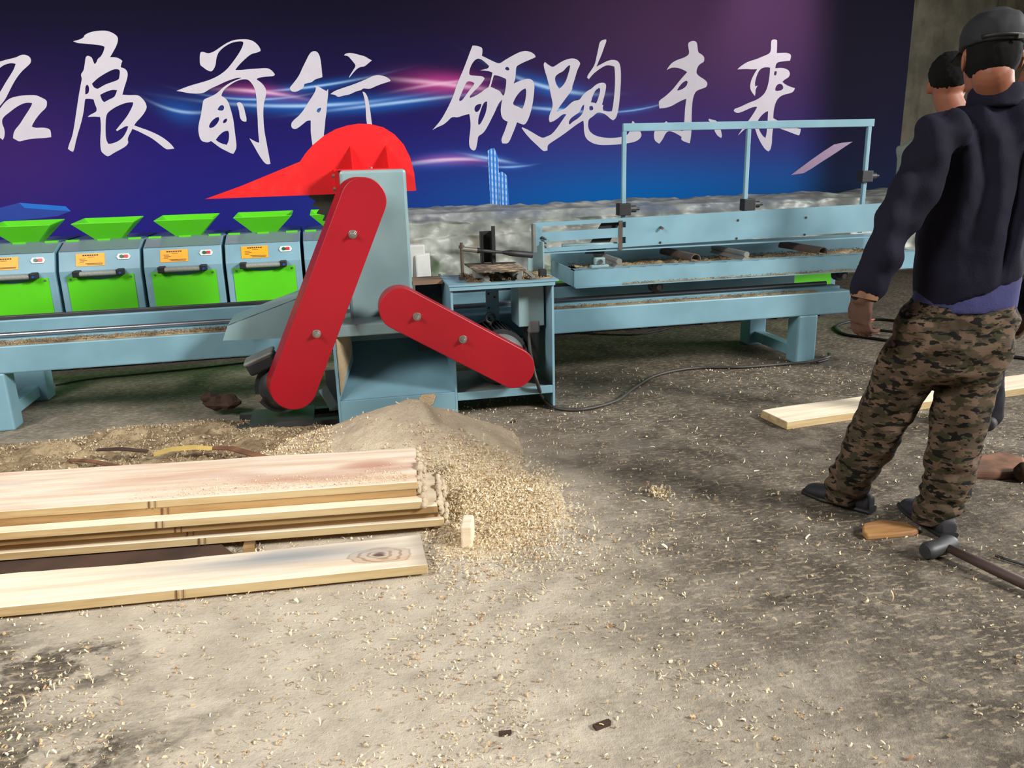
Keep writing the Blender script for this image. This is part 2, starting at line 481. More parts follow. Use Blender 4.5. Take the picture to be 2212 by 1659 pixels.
GL = [
 ('shi', C1, [([(-90,565),(0,525),(60,508),(140,490),(175,470),(210,465),(250,480),(268,510),(262,540),(230,570),(190,605),(150,655),(115,710),(75,790),(45,850),(0,905),(-90,1000),(-90,900),(0,790),(45,710),(90,640),(120,590),(135,545),(100,538),(60,545),(25,560),(0,580),(-90,640)], []),
   ([(-90,990),(0,930),(30,885),(80,840),(150,820),(230,812),(310,812),(350,830),(400,855),(402,890),(395,920),(350,960),(310,1010),(285,1050),(272,1080),(300,1092),(370,1088),(420,1098),(435,1120),(438,1170),(380,1178),(300,1182),(230,1190),(165,1210),(140,1195),(112,1180),(115,1140),(130,1105),(170,1060),(200,1010),(240,950),(270,900),(275,880),(240,875),(190,885),(130,920),(80,960),(40,990),(18,1020),(20,1060),(35,1090),(42,1130),(38,1170),(25,1195),(0,1175),(-90,1120)], [])]),
 ('zhan', C1, [([(625,352),(680,338),(715,320),(720,300),(760,278),(820,264),(900,260),(950,275),(985,295),(1008,320),(1005,360),(990,400),(965,445),(940,488),(985,488),(1020,500),(1045,520),(1035,545),(1030,575),(1060,582),(1085,605),(1092,640),(1080,690),(1060,750),(1045,808),(1100,812),(1180,810),(1215,840),(1240,870),(1256,915),(1235,960),(1200,1005),(1165,1040),(1145,1070),(1200,1090),(1260,1110),(1340,1145),(1400,1180),(1450,1220),(1480,1255),(1488,1268),(1435,1275),(1410,1270),(1350,1220),(1290,1175),(1220,1140),(1170,1115),(1130,1100),(1115,1130),(1095,1165),(1090,1195),(1097,1215),(1080,1245),(1030,1275),(980,1300),(935,1330),(915,1335),(880,1310),(860,1285),(855,1200),(862,1100),(860,1040),(855,998),(800,995),(750,998),(760,985),(800,965),(825,950),(825,920),(810,890),(800,850),(770,843),(735,843),(725,850),(718,930),(705,1000),(690,1060),(665,1140),(645,1220),(635,1270),(625,1295),(605,1290),(580,1270),(590,1230),(615,1170),(630,1100),(645,1000),(660,900),(675,800),(690,720),(700,670),(690,640),(700,620),(715,600),(725,540),(730,490),(745,475),(765,480),(785,490),(800,535),(810,548),(825,530),(835,500),(860,485),(885,440),(893,400),(870,388),(800,380),(720,372),(660,368)],
   [[(785,715),(830,670),(900,625),(970,590),(1010,590),(1025,605),(1020,650),(1015,680),(960,700),(900,720),(850,750),(830,760),(800,745)], [(728,735),(745,722),(758,735),(762,770),(752,800),(728,806)], [(855,810),(900,785),(960,765),(1000,770),(990,800),(975,830),(930,850),(890,872),(870,855)], [(905,985),(930,950),(1000,905),(1080,875),(1135,872),(1137,890),(1115,940),(1080,1000),(1030,1060),(990,1110),(1000,1118),(1040,1095),(1075,1075),(1095,1078),(1085,1110),(1060,1160),(1020,1200),(960,1225),(925,1228),(905,1190),(900,1100)]])]),
 ('qian', C2, [([(205,300),(215,285),(235,285),(260,295),(285,297),(320,285),(355,262),(400,230),(450,200),(500,182),(560,177),(620,178),(665,195),(700,225),(722,260),(722,278),(690,292),(650,300),(620,320),(580,355),(545,390),(515,425),(508,440),(560,440),(620,432),(700,427),(770,422),(800,430),(830,455),(845,478),(835,492),(790,495),(730,500),(692,512),(690,522),(720,540),(750,570),(772,610),(770,650),(760,690),(750,730),(745,800),(748,880),(755,960),(770,1040),(785,1120),(800,1200),(807,1240),(780,1245),(760,1235),(735,1205),(700,1150),(670,1095),(640,1045),(628,1022),(660,1040),(690,1055),(712,1060),(705,1000),(700,930),(698,850),(690,760),(688,680),(680,630),(665,580),(640,545),(620,525),(600,518),(560,520),(510,537),(460,568),(415,603),(395,635),(388,660),(415,675),(445,705),(460,750),(475,800),(490,860),(500,940),(510,1020),(518,1085),(512,1120),(490,1155),(470,1150),(430,1130),(380,1105),(340,1075),(300,1045),(275,1058),(250,1055),(218,1045),(200,1010),(190,950),(195,900),(210,840),(220,780),(228,730),(235,690),(290,670),(340,645),(370,620),(400,590),(450,555),(500,530),(560,508),(545,503),(490,515),(420,540),(360,570),(290,600),(240,635),(190,642),(110,638),(50,625),(5,618),(60,595),(130,570),(220,545),(300,520),(370,485),(430,440),(480,380),(530,310),(560,260),(578,210),(570,195),(530,195),(480,205),(430,230),(390,260),(360,295),(345,340),(340,390),(330,420),(310,450),(290,452),(255,435),(225,410),(208,400),(203,360)],
   [[(355,775),(375,745),(395,737),(412,748),(410,775),(395,787),(370,785)], [(280,920),(300,880),(340,845),(365,840),(372,860),(355,895),(320,930),(290,935)], [(400,880),(415,858),(435,853),(438,870),(425,890),(405,893)], [(340,1035),(370,995),(410,962),(445,957),(455,980),(452,1040),(435,1078),(400,1070),(365,1055)]]),
   ([(518,725),(535,712),(560,720),(580,755),(590,800),(603,850),(602,878),(585,882),(560,870),(545,840),(540,790),(528,750)], [])]),
 ('xing', C2, [([(970,590),(1000,555),(1050,490),(1080,420),(1110,360),(1140,300),(1165,280),(1195,278),(1220,300),(1235,350),(1243,420),(1250,500),(1215,512),(1185,520),(1160,545),(1125,550),(1095,560),(1090,590),(1060,610),(1020,628),(985,622),(975,605)], []),
   ([(1170,575),(1215,580),(1250,600),(1285,620),(1298,600),(1300,640),(1290,720),(1285,800),(1275,860),(1270,930),(1262,980),(1262,1090),(1170,1120),(1155,1010),(1150,960),(1150,920),(1150,870),(1120,870),(1080,905),(1040,935),(1015,945),(988,935),(982,900),(1000,870),(1050,830),(1090,780),(1120,730),(1160,670),(1190,620),(1195,590)], [[(1200,785),(1215,765),(1238,760),(1238,780),(1222,803),(1205,800)]]),
   ([(1435,315),(1445,300),(1480,293),(1520,298),(1570,312),(1610,322),(1640,340),(1672,358),(1650,375),(1610,410),(1580,412),(1550,425),(1520,455),(1480,505),(1478,495),(1510,445),(1535,405),(1525,385),(1495,350),(1470,320)], []),
   ([(1318,645),(1350,620),(1400,600),(1480,575),(1560,545),(1630,515),(1690,485),(1740,483),(1790,495),(1830,522),(1830,535),(1800,545),(1750,560),(1700,580),(1660,600),(1615,598),(1600,595),(1580,612),(1540,620),(1480,650),(1420,660),(1385,672),(1355,650)], []),
   ([(1592,625),(1612,628),(1635,665),(1648,720),(1660,800),(1668,870),(1675,915),(1690,1000),(1640,1000),(1632,905),(1622,850),(1620,780),(1612,700),(1600,650)], [])]),
 ('ling', C3, [([(555,232),(580,230),(625,243),(640,255),(640,290),(635,318),(680,340),(730,365),(785,388),(830,355),(900,315),(960,285),(1010,275),(1060,288),(1090,312),(1093,330),(1050,350),(1000,370),(950,395),(928,412),(925,460),(920,520),(905,555),(950,535),(1010,515),(1050,515),(1075,535),(1085,570),(1080,640),(1070,720),(1055,790),(1035,850),(1015,890),(995,908),(965,898),(935,885),(920,930),(895,990),(870,1050),(850,1068),(810,1065),(800,1040),(810,1005),(830,960),(850,900),(855,880),(820,865),(800,830),(795,780),(800,740),(808,690),(775,730),(750,790),(720,850),(690,910),(655,970),(620,995),(603,1005),(598,1050),(585,1115),(570,1128),(545,1120),(528,1090),(525,1040),(535,970),(540,910),(535,850),(528,815),(480,825),(430,845),(380,838),(350,870),(310,905),(260,925),(213,952),(250,910),(290,860),(330,790),(365,720),(395,650),(420,570),(445,510),(480,430),(510,350),(540,270)],
   [[(525,470),(535,420),(560,370),(595,340),(625,345),(660,370),(697,405),(690,425),(650,435),(620,442),(660,445),(700,450),(726,462),(713,520),(702,560),(692,588),(665,600),(630,630),(580,660),(535,678),(530,665),(555,635),(600,590),(640,545),(660,510),(640,492),(580,488),(535,485)], [(445,705),(440,690),(465,630),(490,570),(510,535),(540,535),(570,550),(565,570),(530,610),(495,660),(465,700)], [(570,770),(580,745),(605,730),(630,728),(630,745),(615,780),(595,800),(578,795)], [(603,890),(605,850),(620,800),(640,740),(660,710),(680,708),(680,740),(670,800),(650,850),(620,905),(605,905)], [(742,482),(780,490),(830,510),(845,520),(840,580),(830,640),(818,660),(802,640),(790,620),(750,600),(710,583),(722,540),(735,490)], [(832,430),(840,415),(855,412),(870,425),(868,440),(850,445)], [(900,720),(930,660),(970,615),(1005,595),(1015,610),(1010,680),(995,740),(980,770),(950,755),(905,738)]])]),
 ('pao', C3, [([(1160,385),(1175,372),(1195,390),(1235,415),(1260,405),(1310,370),(1360,348),(1410,338),(1450,350),(1475,378),(1470,400),(1450,440),(1435,490),(1420,540),(1405,585),(1408,600),(1390,630),(1360,670),(1330,710),(1300,750),(1280,780),(1275,795),(1320,780),(1350,765),(1400,715),(1430,700),(1470,695),(1490,660),(1530,620),(1570,600),(1600,570),(1640,548),(1680,548),(1697,565),(1690,620),(1675,680),(1660,735),(1672,740),(1665,760),(1672,786),(1720,795),(1745,790),(1755,740),(1765,650),(1772,550),(1770,450),(1765,410),(1730,400),(1690,400),(1640,430),(1600,460),(1570,490),(1548,518),(1532,505),(1540,480),(1570,440),(1600,390),(1615,320),(1630,250),(1640,200),(1665,182),(1695,178),(1698,195),(1680,240),(1660,300),(1630,370),(1612,412),(1660,385),(1720,355),(1770,352),(1805,370),(1820,420),(1822,520),(1815,640),(1805,740),(1795,800),(1780,850),(1755,870),(1730,855),(1700,825),(1660,805),(1620,800),(1590,830),(1560,850),(1545,865),(1540,910),(1550,960),(1600,1000),(1680,1018),(1760,1020),(1830,1010),(1870,1000),(1900,960),(1910,900),(1920,875),(1935,880),(1945,915),(1965,930),(2000,985),(1990,1020),(1950,1050),(1880,1065),(1800,1075),(1700,1080),(1620,1078),(1560,1055),(1520,1020),(1505,960),(1505,900),(1500,870),(1450,900),(1390,945),(1330,990),(1270,1030),(1215,1065),(1195,1085),(1195,1125),(1170,1133),(1150,1125),(1110,1085),(1060,1040),(1010,985),(975,935),(980,928),(1020,945),(1080,980),(1130,1010),(1160,1020),(1190,1005),(1230,990),(1280,930),(1320,870),(1355,820),(1345,815),(1320,820),(1280,855),(1240,880),(1215,885),(1205,860),(1215,810),(1235,770),(1240,720),(1225,660),(1210,580),(1190,500),(1170,440)],
   [[(1258,500),(1280,475),(1330,450),(1350,425),(1375,400),(1388,400),(1385,430),(1370,480),(1350,540),(1320,580),(1295,600),(1275,570),(1262,540)], [(1565,715),(1580,660),(1605,610),(1635,592),(1645,600),(1640,640),(1625,690),(1610,725),(1590,718)], [(1375,895),(1385,860),(1420,830),(1470,800),(1490,745),(1508,735),(1505,770),(1495,810),(1460,850),(1410,880),(1385,905)], [(1550,770),(1555,748),(1575,745),(1588,765),(1580,782),(1560,785)]])]),
 ('wei', C4, [([(735,210),(755,195),(785,190),(808,200),(815,230),(820,290),(850,305),(875,330),(872,370),(850,380),(825,400),(810,430),(805,470),(840,500),(875,520),(902,548),(895,585),(850,600),(810,615),(790,640),(775,690),(768,760),(765,850),(765,950),(758,1020),(750,1065),(730,1060),(690,1045),(675,1030),(680,1010),(650,990),(600,965),(565,960),(540,985),(520,1030),(490,1068),(465,1055),(445,1030),(443,970),(470,920),(520,900),(550,875),(560,885),(580,920),(640,950),(690,960),(700,930),(705,850),(710,760),(720,685),(690,695),(640,720),(600,745),(550,762),(490,768),(485,720),(490,700),(540,665),(600,610),(640,560),(680,510),(728,458),(700,440),(650,420),(600,418),(570,430),(552,440),(570,410),(600,375),(650,350),(700,335),(740,310),(745,285),(738,250)], [[(640,615),(660,580),(690,545),(720,530),(733,540),(725,570),(700,595),(665,612)]]),
   ([(908,865),(915,855),(945,865),(975,870),(1000,900),(1015,950),(1025,1000),(1018,1020),(990,1005),(965,970),(950,920)], [])]),
 ('lai', C4, [([(1443,200),(1450,182),(1475,177),(1495,185),(1495,230),(1492,295),(1530,293),(1580,292),(1610,305),(1615,325),(1605,360),(1550,365),(1500,372),(1482,395),(1480,425),(1530,420),(1575,430),(1600,450),(1605,480),(1590,505),(1560,520),(1540,540),(1560,560),(1600,580),(1647,595),(1635,625),(1600,640),(1550,650),(1515,670),(1490,700),(1475,740),(1465,790),(1462,850),(1490,865),(1540,900),(1600,925),(1660,935),(1697,942),(1690,985),(1680,998),(1640,985),(1580,960),(1520,940),(1475,920),(1460,930),(1452,1000),(1450,1070),(1438,1120),(1420,1135),(1390,1115),(1360,1070),(1330,1010),(1310,950),(1300,920),(1260,920),(1210,950),(1160,1000),(1175,975),(1220,910),(1260,860),(1300,800),(1325,755),(1300,752),(1240,775),(1190,800),(1150,808),(1125,790),(1130,770),(1180,755),(1250,720),(1320,695),(1370,660),(1400,620),(1420,560),(1432,480),(1435,420),(1410,415),(1370,420),(1340,445),(1320,490),(1305,545),(1308,580),(1330,572),(1310,605),(1310,640),(1305,662),(1280,630),(1265,600),(1265,560),(1280,510),(1310,455),(1325,432),(1280,435),(1230,430),(1155,435),(1180,410),(1240,370),(1310,350),(1370,325),(1430,300),(1443,270)],
   [[(1468,470),(1475,450),(1490,450),(1492,465),(1485,485),(1470,485)], [(1478,600),(1490,570),(1515,555),(1540,565),(1550,590),(1535,612),(1500,618),(1480,615)], [(1325,880),(1350,840),(1390,800),(1418,790),(1415,850),(1410,920),(1405,980),(1395,1020),(1370,1000),(1340,950)]])]),
]
MT['print'] = plain('white_print', (206, 198, 206), rough=.5, var=.02, spec=.3)
for nm, off, polys in GL:
    vs, fs = fill([(cvt(o_, off), [cvt(h, off) for h in hs]) for o_, hs in polys], YB - .002)
    MB().add(vs, fs).build('calligraphy_character', MT['print'], bn)
m = Mat('printed_tower'); x, y, z = m.xyz()
st = (x * 210).sin().sstep(-.2, .5); st2 = (z * 120 + x * 30).sin().sstep(-.6, .2)
m.out(m.mix(st * (st2 * .5 + .5), lin((40, 120, 210)), lin((176, 206, 236))), rough=.42, spec=.3)
tw = MB()
for pl in ([(685, 1128), (705, 1112), (740, 1105), (758, 1140), (775, 1190), (790, 1590), (708, 1590)], [(780, 1318), (800, 1306), (830, 1320), (850, 1345), (868, 1590), (784, 1590)]):
    tw.add([V((a, YB - .002, b)) for a, b in cvt(pl, C3, False)], [tuple(range(len(pl)))])
tw.build('skyscraper_print', m.m, bn)
MT['ribbonP'] = plain('mauve_print', (138, 102, 136), rough=.45, var=.03)
MT['ribbonB'] = plain('blue_print', (16, 108, 200), rough=.45, var=.03)
MT['ribbonD'] = plain('royal_blue_print', (30, 60, 150), rough=.45, var=.03)
MB().add([V((a, YB - .002, b)) for a, b in cvt([(1615, 1335), (1680, 1285), (1780, 1210), (1880, 1140), (1980, 1075), (2050, 1060), (2140, 1050), (2080, 1090), (1990, 1150), (1880, 1220), (1790, 1280), (1720, 1320)], C4, False)], [tuple(range(12))]).build('ribbon_print', MT['ribbonP'], bn)
MB().add([V((a, YB - .002, b)) for a, b in cvt([(165, 150), (560, 180), (605, 222), (210, 195)], C5, False)], [(0, 1, 2, 3)]).mat(1).add([V((a, YB - .0015, b)) for a, b in cvt([(-260, 260), (165, 150), (210, 195), (605, 222), (490, 265), (0, 320), (-260, 420)], C5, False)], [tuple(range(7))]).build('ribbon_print', [MT['ribbonB'], MT['ribbonD']], bn)

# ------------------------------------------------------------------ row of green and blue grinders
YM = 5.86
cx0 = -1.585


def make_grinder():
    root = empty('feed_grinder', V((cx0, YM, 0))); hw = .255
    c = cx0
    prof = [(YM, .05), (YM, .69), (YM + .06, .815), (YM + .22, .868), (YM + .75, .868), (YM + .75, .05)]
    MB().prism([V((c - hw, a, b)) for a, b in prof], (2 * hw, 0, 0)).build('body', MT['blue'], root, bevel=.006)
    lid = MB()
    for a, b in (((YM + .057, .817), (YM + .22, .873)), ((YM + .22, .873), (YM + .74, .873))):
        lid.add([V((c - hw + .004, a[0], a[1])), V((c + hw - .004, a[0], a[1])), V((c + hw - .004, b[0], b[1])), V((c - hw + .004, b[0], b[1]))], [(0, 1, 2, 3)])
    lid.build('lid', MT['lid'], root)
    for dx in (-.2, 0, .2): MB().box(c + dx - .04, c + dx + .04, YM + .207, YM + .234, .868, .880).build('hinge', MT['green'], root)
    # hopper: open sheet-metal funnel
    hx, y0, y1, zb, zt_ = c + .005, YM + .28, YM + .50, .872, .992
    b_ = [V((hx - .083, y0 + .03, zb)), V((hx + .083, y0 + .03, zb)), V((hx + .083, y1 - .04, zb)), V((hx - .083, y1 - .04, zb))]
    t_ = [V((hx - .2, y0 - .05, zt_ - .006)), V((hx + .2, y0 - .05, zt_ - .006)), V((hx + .2, y1 + .06, zt_ + .012)), V((hx - .2, y1 + .06, zt_ + .012))]
    h = MB().add(b_ + t_, [(i, (i + 1) % 4, 4 + (i + 1) % 4, 4 + i) for i in range(4)])
    ho = h.build('hopper', MT['green'], root); so = ho.modifiers.new('s', 'SOLIDIFY'); so.thickness = .005; so.offset = 0
    pts = [(c - .21, .08), (c + .21, .08), (c + .21, .655)]
    for i in range(11):
        t = i / 10; pts.append((c + .17 - .34 * t, .655 - .03 * math.sin(math.pi * t) ** 2 * 1.0))
    pts.append((c - .21, .655))
    pn = MB().prism([V((a, YM - .006, b)) for a, b in pts], (0, .005, 0)).build('front_panel', MT['green'], root)
    for sx in (-1, 1):
        MB().cyl(V((c + sx * .19, YM - .011, .638)), V((c + sx * .19, YM - .005, .638)), .007, n=10).build('screw', MT['zinc'], pn)
    # fascia frame
    n_ = V((0, -.125, .06)).normalized(); up = V((0, .06, .125)).normalized(); o_ = V((c, YM, .69))

    def fp(a, b, d=0.0): return o_ + Xa * a + up * b + n_ * d
    lb = MB().obox(fp(-.055, .074, .002), (Xa, up, n_), (.09, .044, .0015)).build('rating_plate', MT['orange'], root)
    t = MB()
    for i in range(7): t.obox(fp(-.098 + i * .0145, .105, .004), (Xa, up, n_), (.0052, .0045, .0006))
    t.obox(fp(-.05, .092, .004), (Xa, up, n_), (.02, .0016, .0006))
    for i, (a, w) in enumerate(((-.105, .03), (-.098, .036), (-.108, .024))): t.obox(fp(a, .080 - i * .010, .004), (Xa, up, n_), (w * .6, .0016, .0006))
    for i, (a, w) in enumerate(((-.032, .055), (-.028, .048))): t.obox(fp(a, .046 - i * .007, .004), (Xa, up, n_), (w, .0018, .0006))
    t.build('plate_lettering', MT['ink'], lb)
    hexp = [(-.045, 0), (-.033, .02), (.033, .02), (.045, 0), (.033, -.02), (-.033, -.02)]
    sw = MB().prism([fp(.155 + a, .085 + b, 0) for a, b in hexp], n_ * .008).build('switch_plate', MT['white'], root)
    MB().cyl(fp(.143, .085, .008), fp(.143, .085, .014), .012, n=14).build('start_button', MT['btng'], sw)
    MB().obox(fp(.17, .085, .010), (Xa, up, n_), (.013, .010, .004)).build('stop_button', MT['btnr'], sw)
    hd = MB().cyl(V((c - .135, YM - .045, .672)), V((c + .135, YM - .045, .672)), .017, n=14).build('handle', MT['grip'], root, smooth=True, angle=40)
    for sx in (-1, 1):
        MB().obox(V((c + sx * .135, YM - .03, .674)), (Xa, Ya, Za), (.022, .036, .021)).build('handle_bracket', MT['black'], hd, bevel=.006)
    MB().cyl(V((c + .14, YM - .069, .672)), V((c + .14, YM - .065, .672)), .009, n=12).build('bracket_cap', MT['cap_blue'], hd)
    for sx in (-1, 1):
        for yy in (YM + .08, YM + .65): MB().box(c + sx * .2 - .03, c + sx * .2 + .03, yy - .03, yy + .03, 0, .05).build('foot', MT['dark'], root)
    return root


m = paint('lid_satin_paint', (118, 132, 140), rough=.22, var=.05); MT['lid'] = m
gr = make_grinder()
GLAB = ['lime and pale blue grinder cut by the left picture edge', 'lime and pale blue grinder, second from the left end of the row', 'lime and pale blue grinder, third from the left end of the row',
        'lime and pale blue grinder just left of the tall red belt guard', 'lime and pale blue grinder mostly hidden behind the tall red belt guard']
for k in range(-1, 11):
    g = gr if k == 0 else copy_tree(gr)
    if k > 3:
        for ch in list(g.children):
            if ch.name.startswith('hopper'): bpy.data.objects.remove(ch)
    g.location.x = cx0 + .533 * k
    if k == 0:
        pass
    if k <= 3: tag(g, GLAB[k + 1], 'grinder', 'lime and blue grinders in a row before the banner')
    elif k < 10: tag(g, 'lime and pale blue grinder covered by the clear plastic sheet', 'grinder', 'grinders under the plastic sheet')
    else: tag(g, 'lime grinder glimpsed under the right end of the carriage beside the worker', 'grinder', 'lime and blue grinders in a row before the banner')

# ------------------------------------------------------------------ plastic sheet over the row
def sheet():
    prof = [(6.66, .93), (6.6, .975), (6.3, 1.0), (5.98, 1.0), (5.80, .975), (5.73, .91), (5.69, .82), (5.665, .7), (5.65, .56), (5.63, .47)]
    nu, nv = 460, 130; ts = np.linspace(0, len(prof) - 1, nv); vs = []  # rows run from the back edge over the top and down the front
    for j in range(nv):
        a = int(min(ts[j], len(prof) - 2)); t = ts[j] - a; t2 = t * t * (3 - 2 * t) * .5 + t * .5
        py = prof[a][0] * (1 - t2) + prof[a + 1][0] * t2; pz = prof[a][1] * (1 - t2) + prof[a + 1][1] * t2
        for i in range(nu):
            xx = .30 + 5.1 * i / (nu - 1)
            q = V((xx * 2.2, j * .05, 3.1))
            cr = noise.ridged_multi_fractal(V((xx * 2.0 + j * .012, j * .030, 1.7)), 1.0, 2.1, 3, 1.0, 2.0) * .010
            n = noise.fractal(q, 1.0, 2.0, 3) * .030 + cr - .025
            n2 = noise.fractal(V((xx * 9, j * .11, 8.8)), 1.0, 2.0, 3) * .006
            arc = j * .0125
            d1 = noise.voronoi(V((xx * 4.2 + .3 * noise.noise(q), arc * 4.2, .5)))[0]; d2 = noise.voronoi(V((xx * 10 + 3, arc * 8.5, 4.5)))[0]
            n += .042 * (d1[0] - .35) + .016 * (d2[0] - .35)
            fr = min(1, max(0, (j - 30) / 25))
            vs.append((xx, py - (n + n2) * (1.2 * fr + .1), pz + (n + n2) * (1.1 - .9 * fr)))
    fs = [(j * nu + i, j * nu + i + 1, (j + 1) * nu + i + 1, (j + 1) * nu + i) for j in range(nv - 1) for i in range(nu - 1)]
    m = Mat('clear_plastic_film'); nt = m.nt
    a = m.noise(5, 4); b = m.noise(40, 3)
    rn = m.noise(3.2, 4, stretch=(1, 1, .8)); rn.v.node.noise_type = 'RIDGED_MULTIFRACTAL'
    r2 = m.noise(7.0, 3, stretch=(1, 1, .7)); r2.v.node.noise_type = 'RIDGED_MULTIFRACTAL'
    m.out(m.mix(a.sstep(.35, .65), lin((136, 138, 128)), lin((170, 172, 162))), rough=.40, spec=.35, bump=rn * .4 + r2 * .3, bstr=.25, bdist=.05)
    tr = nt.nodes.new('ShaderNodeBsdfTransparent'); mx = nt.nodes.new('ShaderNodeMixShader')
    fac = a.sstep(.3, .7) * .20 + .70
    nt.links.new(fac.v, mx.inputs[0]); nt.links.new(tr.outputs[0], mx.inputs[1]); nt.links.new(m.b.outputs[0], mx.inputs[2])
    nt.links.new(mx.outputs[0], nt.nodes['Material Output'].inputs[0])
    o = MB().add(vs, fs).build('plastic_sheet', m.m, smooth=True)
    tag(o, 'crumpled clear plastic sheet draped over the row behind the saw', 'plastic sheet')


sheet()
fb = MB().obox(V((.50, 5.47, .40)), (V((.97, .1, 0)), V((-.1, .97, 0)), Za), (.07, .05, .40)).obox(V((.545, 5.41, .37)), (V((.9, .3, .1)), V((-.3, .9, 0)), V((0, .1, .99))), (.06, .03, .37)).build('foam_block', MT['foam'], bevel=.012)
tag(fb, 'white foam packing standing beside the column in front of the plastic sheet', 'packing foam')

# ------------------------------------------------------------------ rail bed
bed = empty('rail_bed', V((0, 4.9, 0)))
tag(bed, 'long pale blue steel rail bed running left and right behind the saw cabinet', 'machine bed')
MB().box(-4.2, 3.222, 4.54, 4.64, .315, .463).build('front_beam', MT['blue'], bed, bevel=.008)
MB().box(-4.2, 3.19, 5.15, 5.25, .315, .50).build('back_beam', MT['blue'], bed, bevel=.008)
MB().box(-4.2, 3.2, 4.635, 4.72, .40, .482).build('rail_seat', MT['blue'], bed, bevel=.003)
MB().cyl(V((-4.2, 4.675, .497)), V((3.12, 4.675, .497)), .014, n=14).build('front_rail', MT['rail'], bed, smooth=True, angle=40)
MB().box(-4.2, 3.12, 5.165, 5.20, .50, .522).build('back_rail', MT['dark'], bed, bevel=.004)
for xx in (-3.0, -1.2, 1.4, 2.4): MB().box(xx - .05, xx + .05, 4.64, 5.15, .33, .40).build('cross_member', MT['blue'], bed)
for a, b, y0 in ((-1.92, -1.775, 4.54), (-1.96, -1.785, 5.12), (2.858, 2.995, 4.54), (2.83, 2.965, 5.12)):
    MB().box(a, b, y0, y0 + .13, 0, .318).build('leg', MT['blue'], bed, bevel=.01)
MB().box(2.875, 2.955, 4.66, 5.14, .03, .10).build('foot_brace', MT['blue'], bed, bevel=.005)
MB().box(-1.90, -1.83, 4.66, 5.14, .03, .10).build('foot_brace', MT['blue'], bed, bevel=.005)

# ------------------------------------------------------------------ saw machine
saw = empty('circular_saw_machine', V((.5, 4.2, 0)))
tag(saw, 'pale blue saw machine with red bird-shaped blade hood and two red belt guards', 'saw machine')
MB().box(.035, .372, 4.25, 4.41, .53, 1.302).build('column', MT['bluecol'], saw, bevel=.016)
MB().cyl(V((.20, 4.30, 1.30)), V((.20, 4.30, 1.316)), .008, n=8).build('column_bolt', MT['zinc'], saw)

# hood: two plates and a rim
hp = [(443, 430), (520, 402), (600, 369), (648, 349), (660, 331), (676, 313), (700, 293), (725, 279), (750, 271), (775, 267), (800, 268), (828, 275), (852, 290), (872, 312), (886, 340), (895, 375), (899, 412), (870, 413), (735, 419), (600, 424)]
hw_ = [P(a, b, 4.43) for a, b in hp]
hb = MB().prism(hw_, (0, .006, 0)).prism([q + V((0, .13, 0)) for q in hw_], (0, .006, 0))
for i in range(16):
    a, b = hw_[i], hw_[i + 1]
    hb.add([a, b, b + V((0, .136, 0)), a + V((0, .136, 0))], [(0, 1, 2, 3)])
hood = hb.build('saw_hood', MT['red'], saw)
for xx in (.104, .289):
    MB().prism([V((xx, 4.43, 1.306)), V((xx, 4.285, 1.306)), V((xx, 4.43, 1.424))], (.006, 0, 0)).build('gusset', MT['red'], hood)
MB().box(.03, .36, 4.275, 4.43, 1.302, 1.308).build('bracket_plate', MT['red'], hood)
MB().box(.012, .034, 4.30, 4.43, 1.20, 1.308).build('bracket_plate', MT['red'], hood)
for zz in (1.275, 1.21): MB().cyl(V((.0, 4.34, zz)), V((.014, 4.34, zz)), .012, n=6).build('bracket_bolt', MT['zinc'], hood)
# blade
bc = P(771, 402, 4.49); R = .262; pts = []
NT_ = 34
for i in range(NT_):
    a0 = 2 * math.pi * i / NT_; s_ = 2 * math.pi / NT_
    for t, r in ((0, R), (.12, R * .985), (.3, R * .90), (.45, R * .905), (.75, R * .955)):
        pts.append(bc + V((math.cos(-a0 - s_ * t), 0, math.sin(-a0 - s_ * t))) * r)
MB().prism(pts, (0, .004, 0)).build('saw_blade', MT['blade'], saw)
MB().cyl(bc + V((0, -.10, 0)), bc + V((0, .05, 0)), .03, n=16).build('blade_shaft', MT['dark'], saw)


def stadium(c0, R0, c1, R1, n=22):
    """outline of two circles and their outer tangents in XZ"""
    pts = []
    d = c1 - c0; L = math.hypot(d.x, d.z); th = math.atan2(d.z, d.x); al = math.acos((R0 - R1) / L)
    for i in range(n + 1):
        a = th + al + (2 * math.pi - 2 * al) * i / n; pts.append(V((c0.x + R0 * math.cos(a), c0.y, c0.z + R0 * math.sin(a))))
    for i in range(n + 1):
        a = th - al + 2 * al * i / n; pts.append(V((c1.x + R1 * math.cos(a), c1.y, c1.z + R1 * math.sin(a))))
    return pts


def guard_bolt(px, py, Y, parent):
    c = P(px, py, Y)
    b = MB().cyl(c + V((0, .002, 0)), c + V((0, -.004, 0)), .021, n=18).cyl(c + V((0, -.004, 0)), c + V((0, -.02, 0)), .015, n=6).cyl(c + V((0, -.02, 0)), c + V((0, -.038, 0)), .008, n=10)
    b.build('bolt', MT['zinc'], parent, bevel=.001)


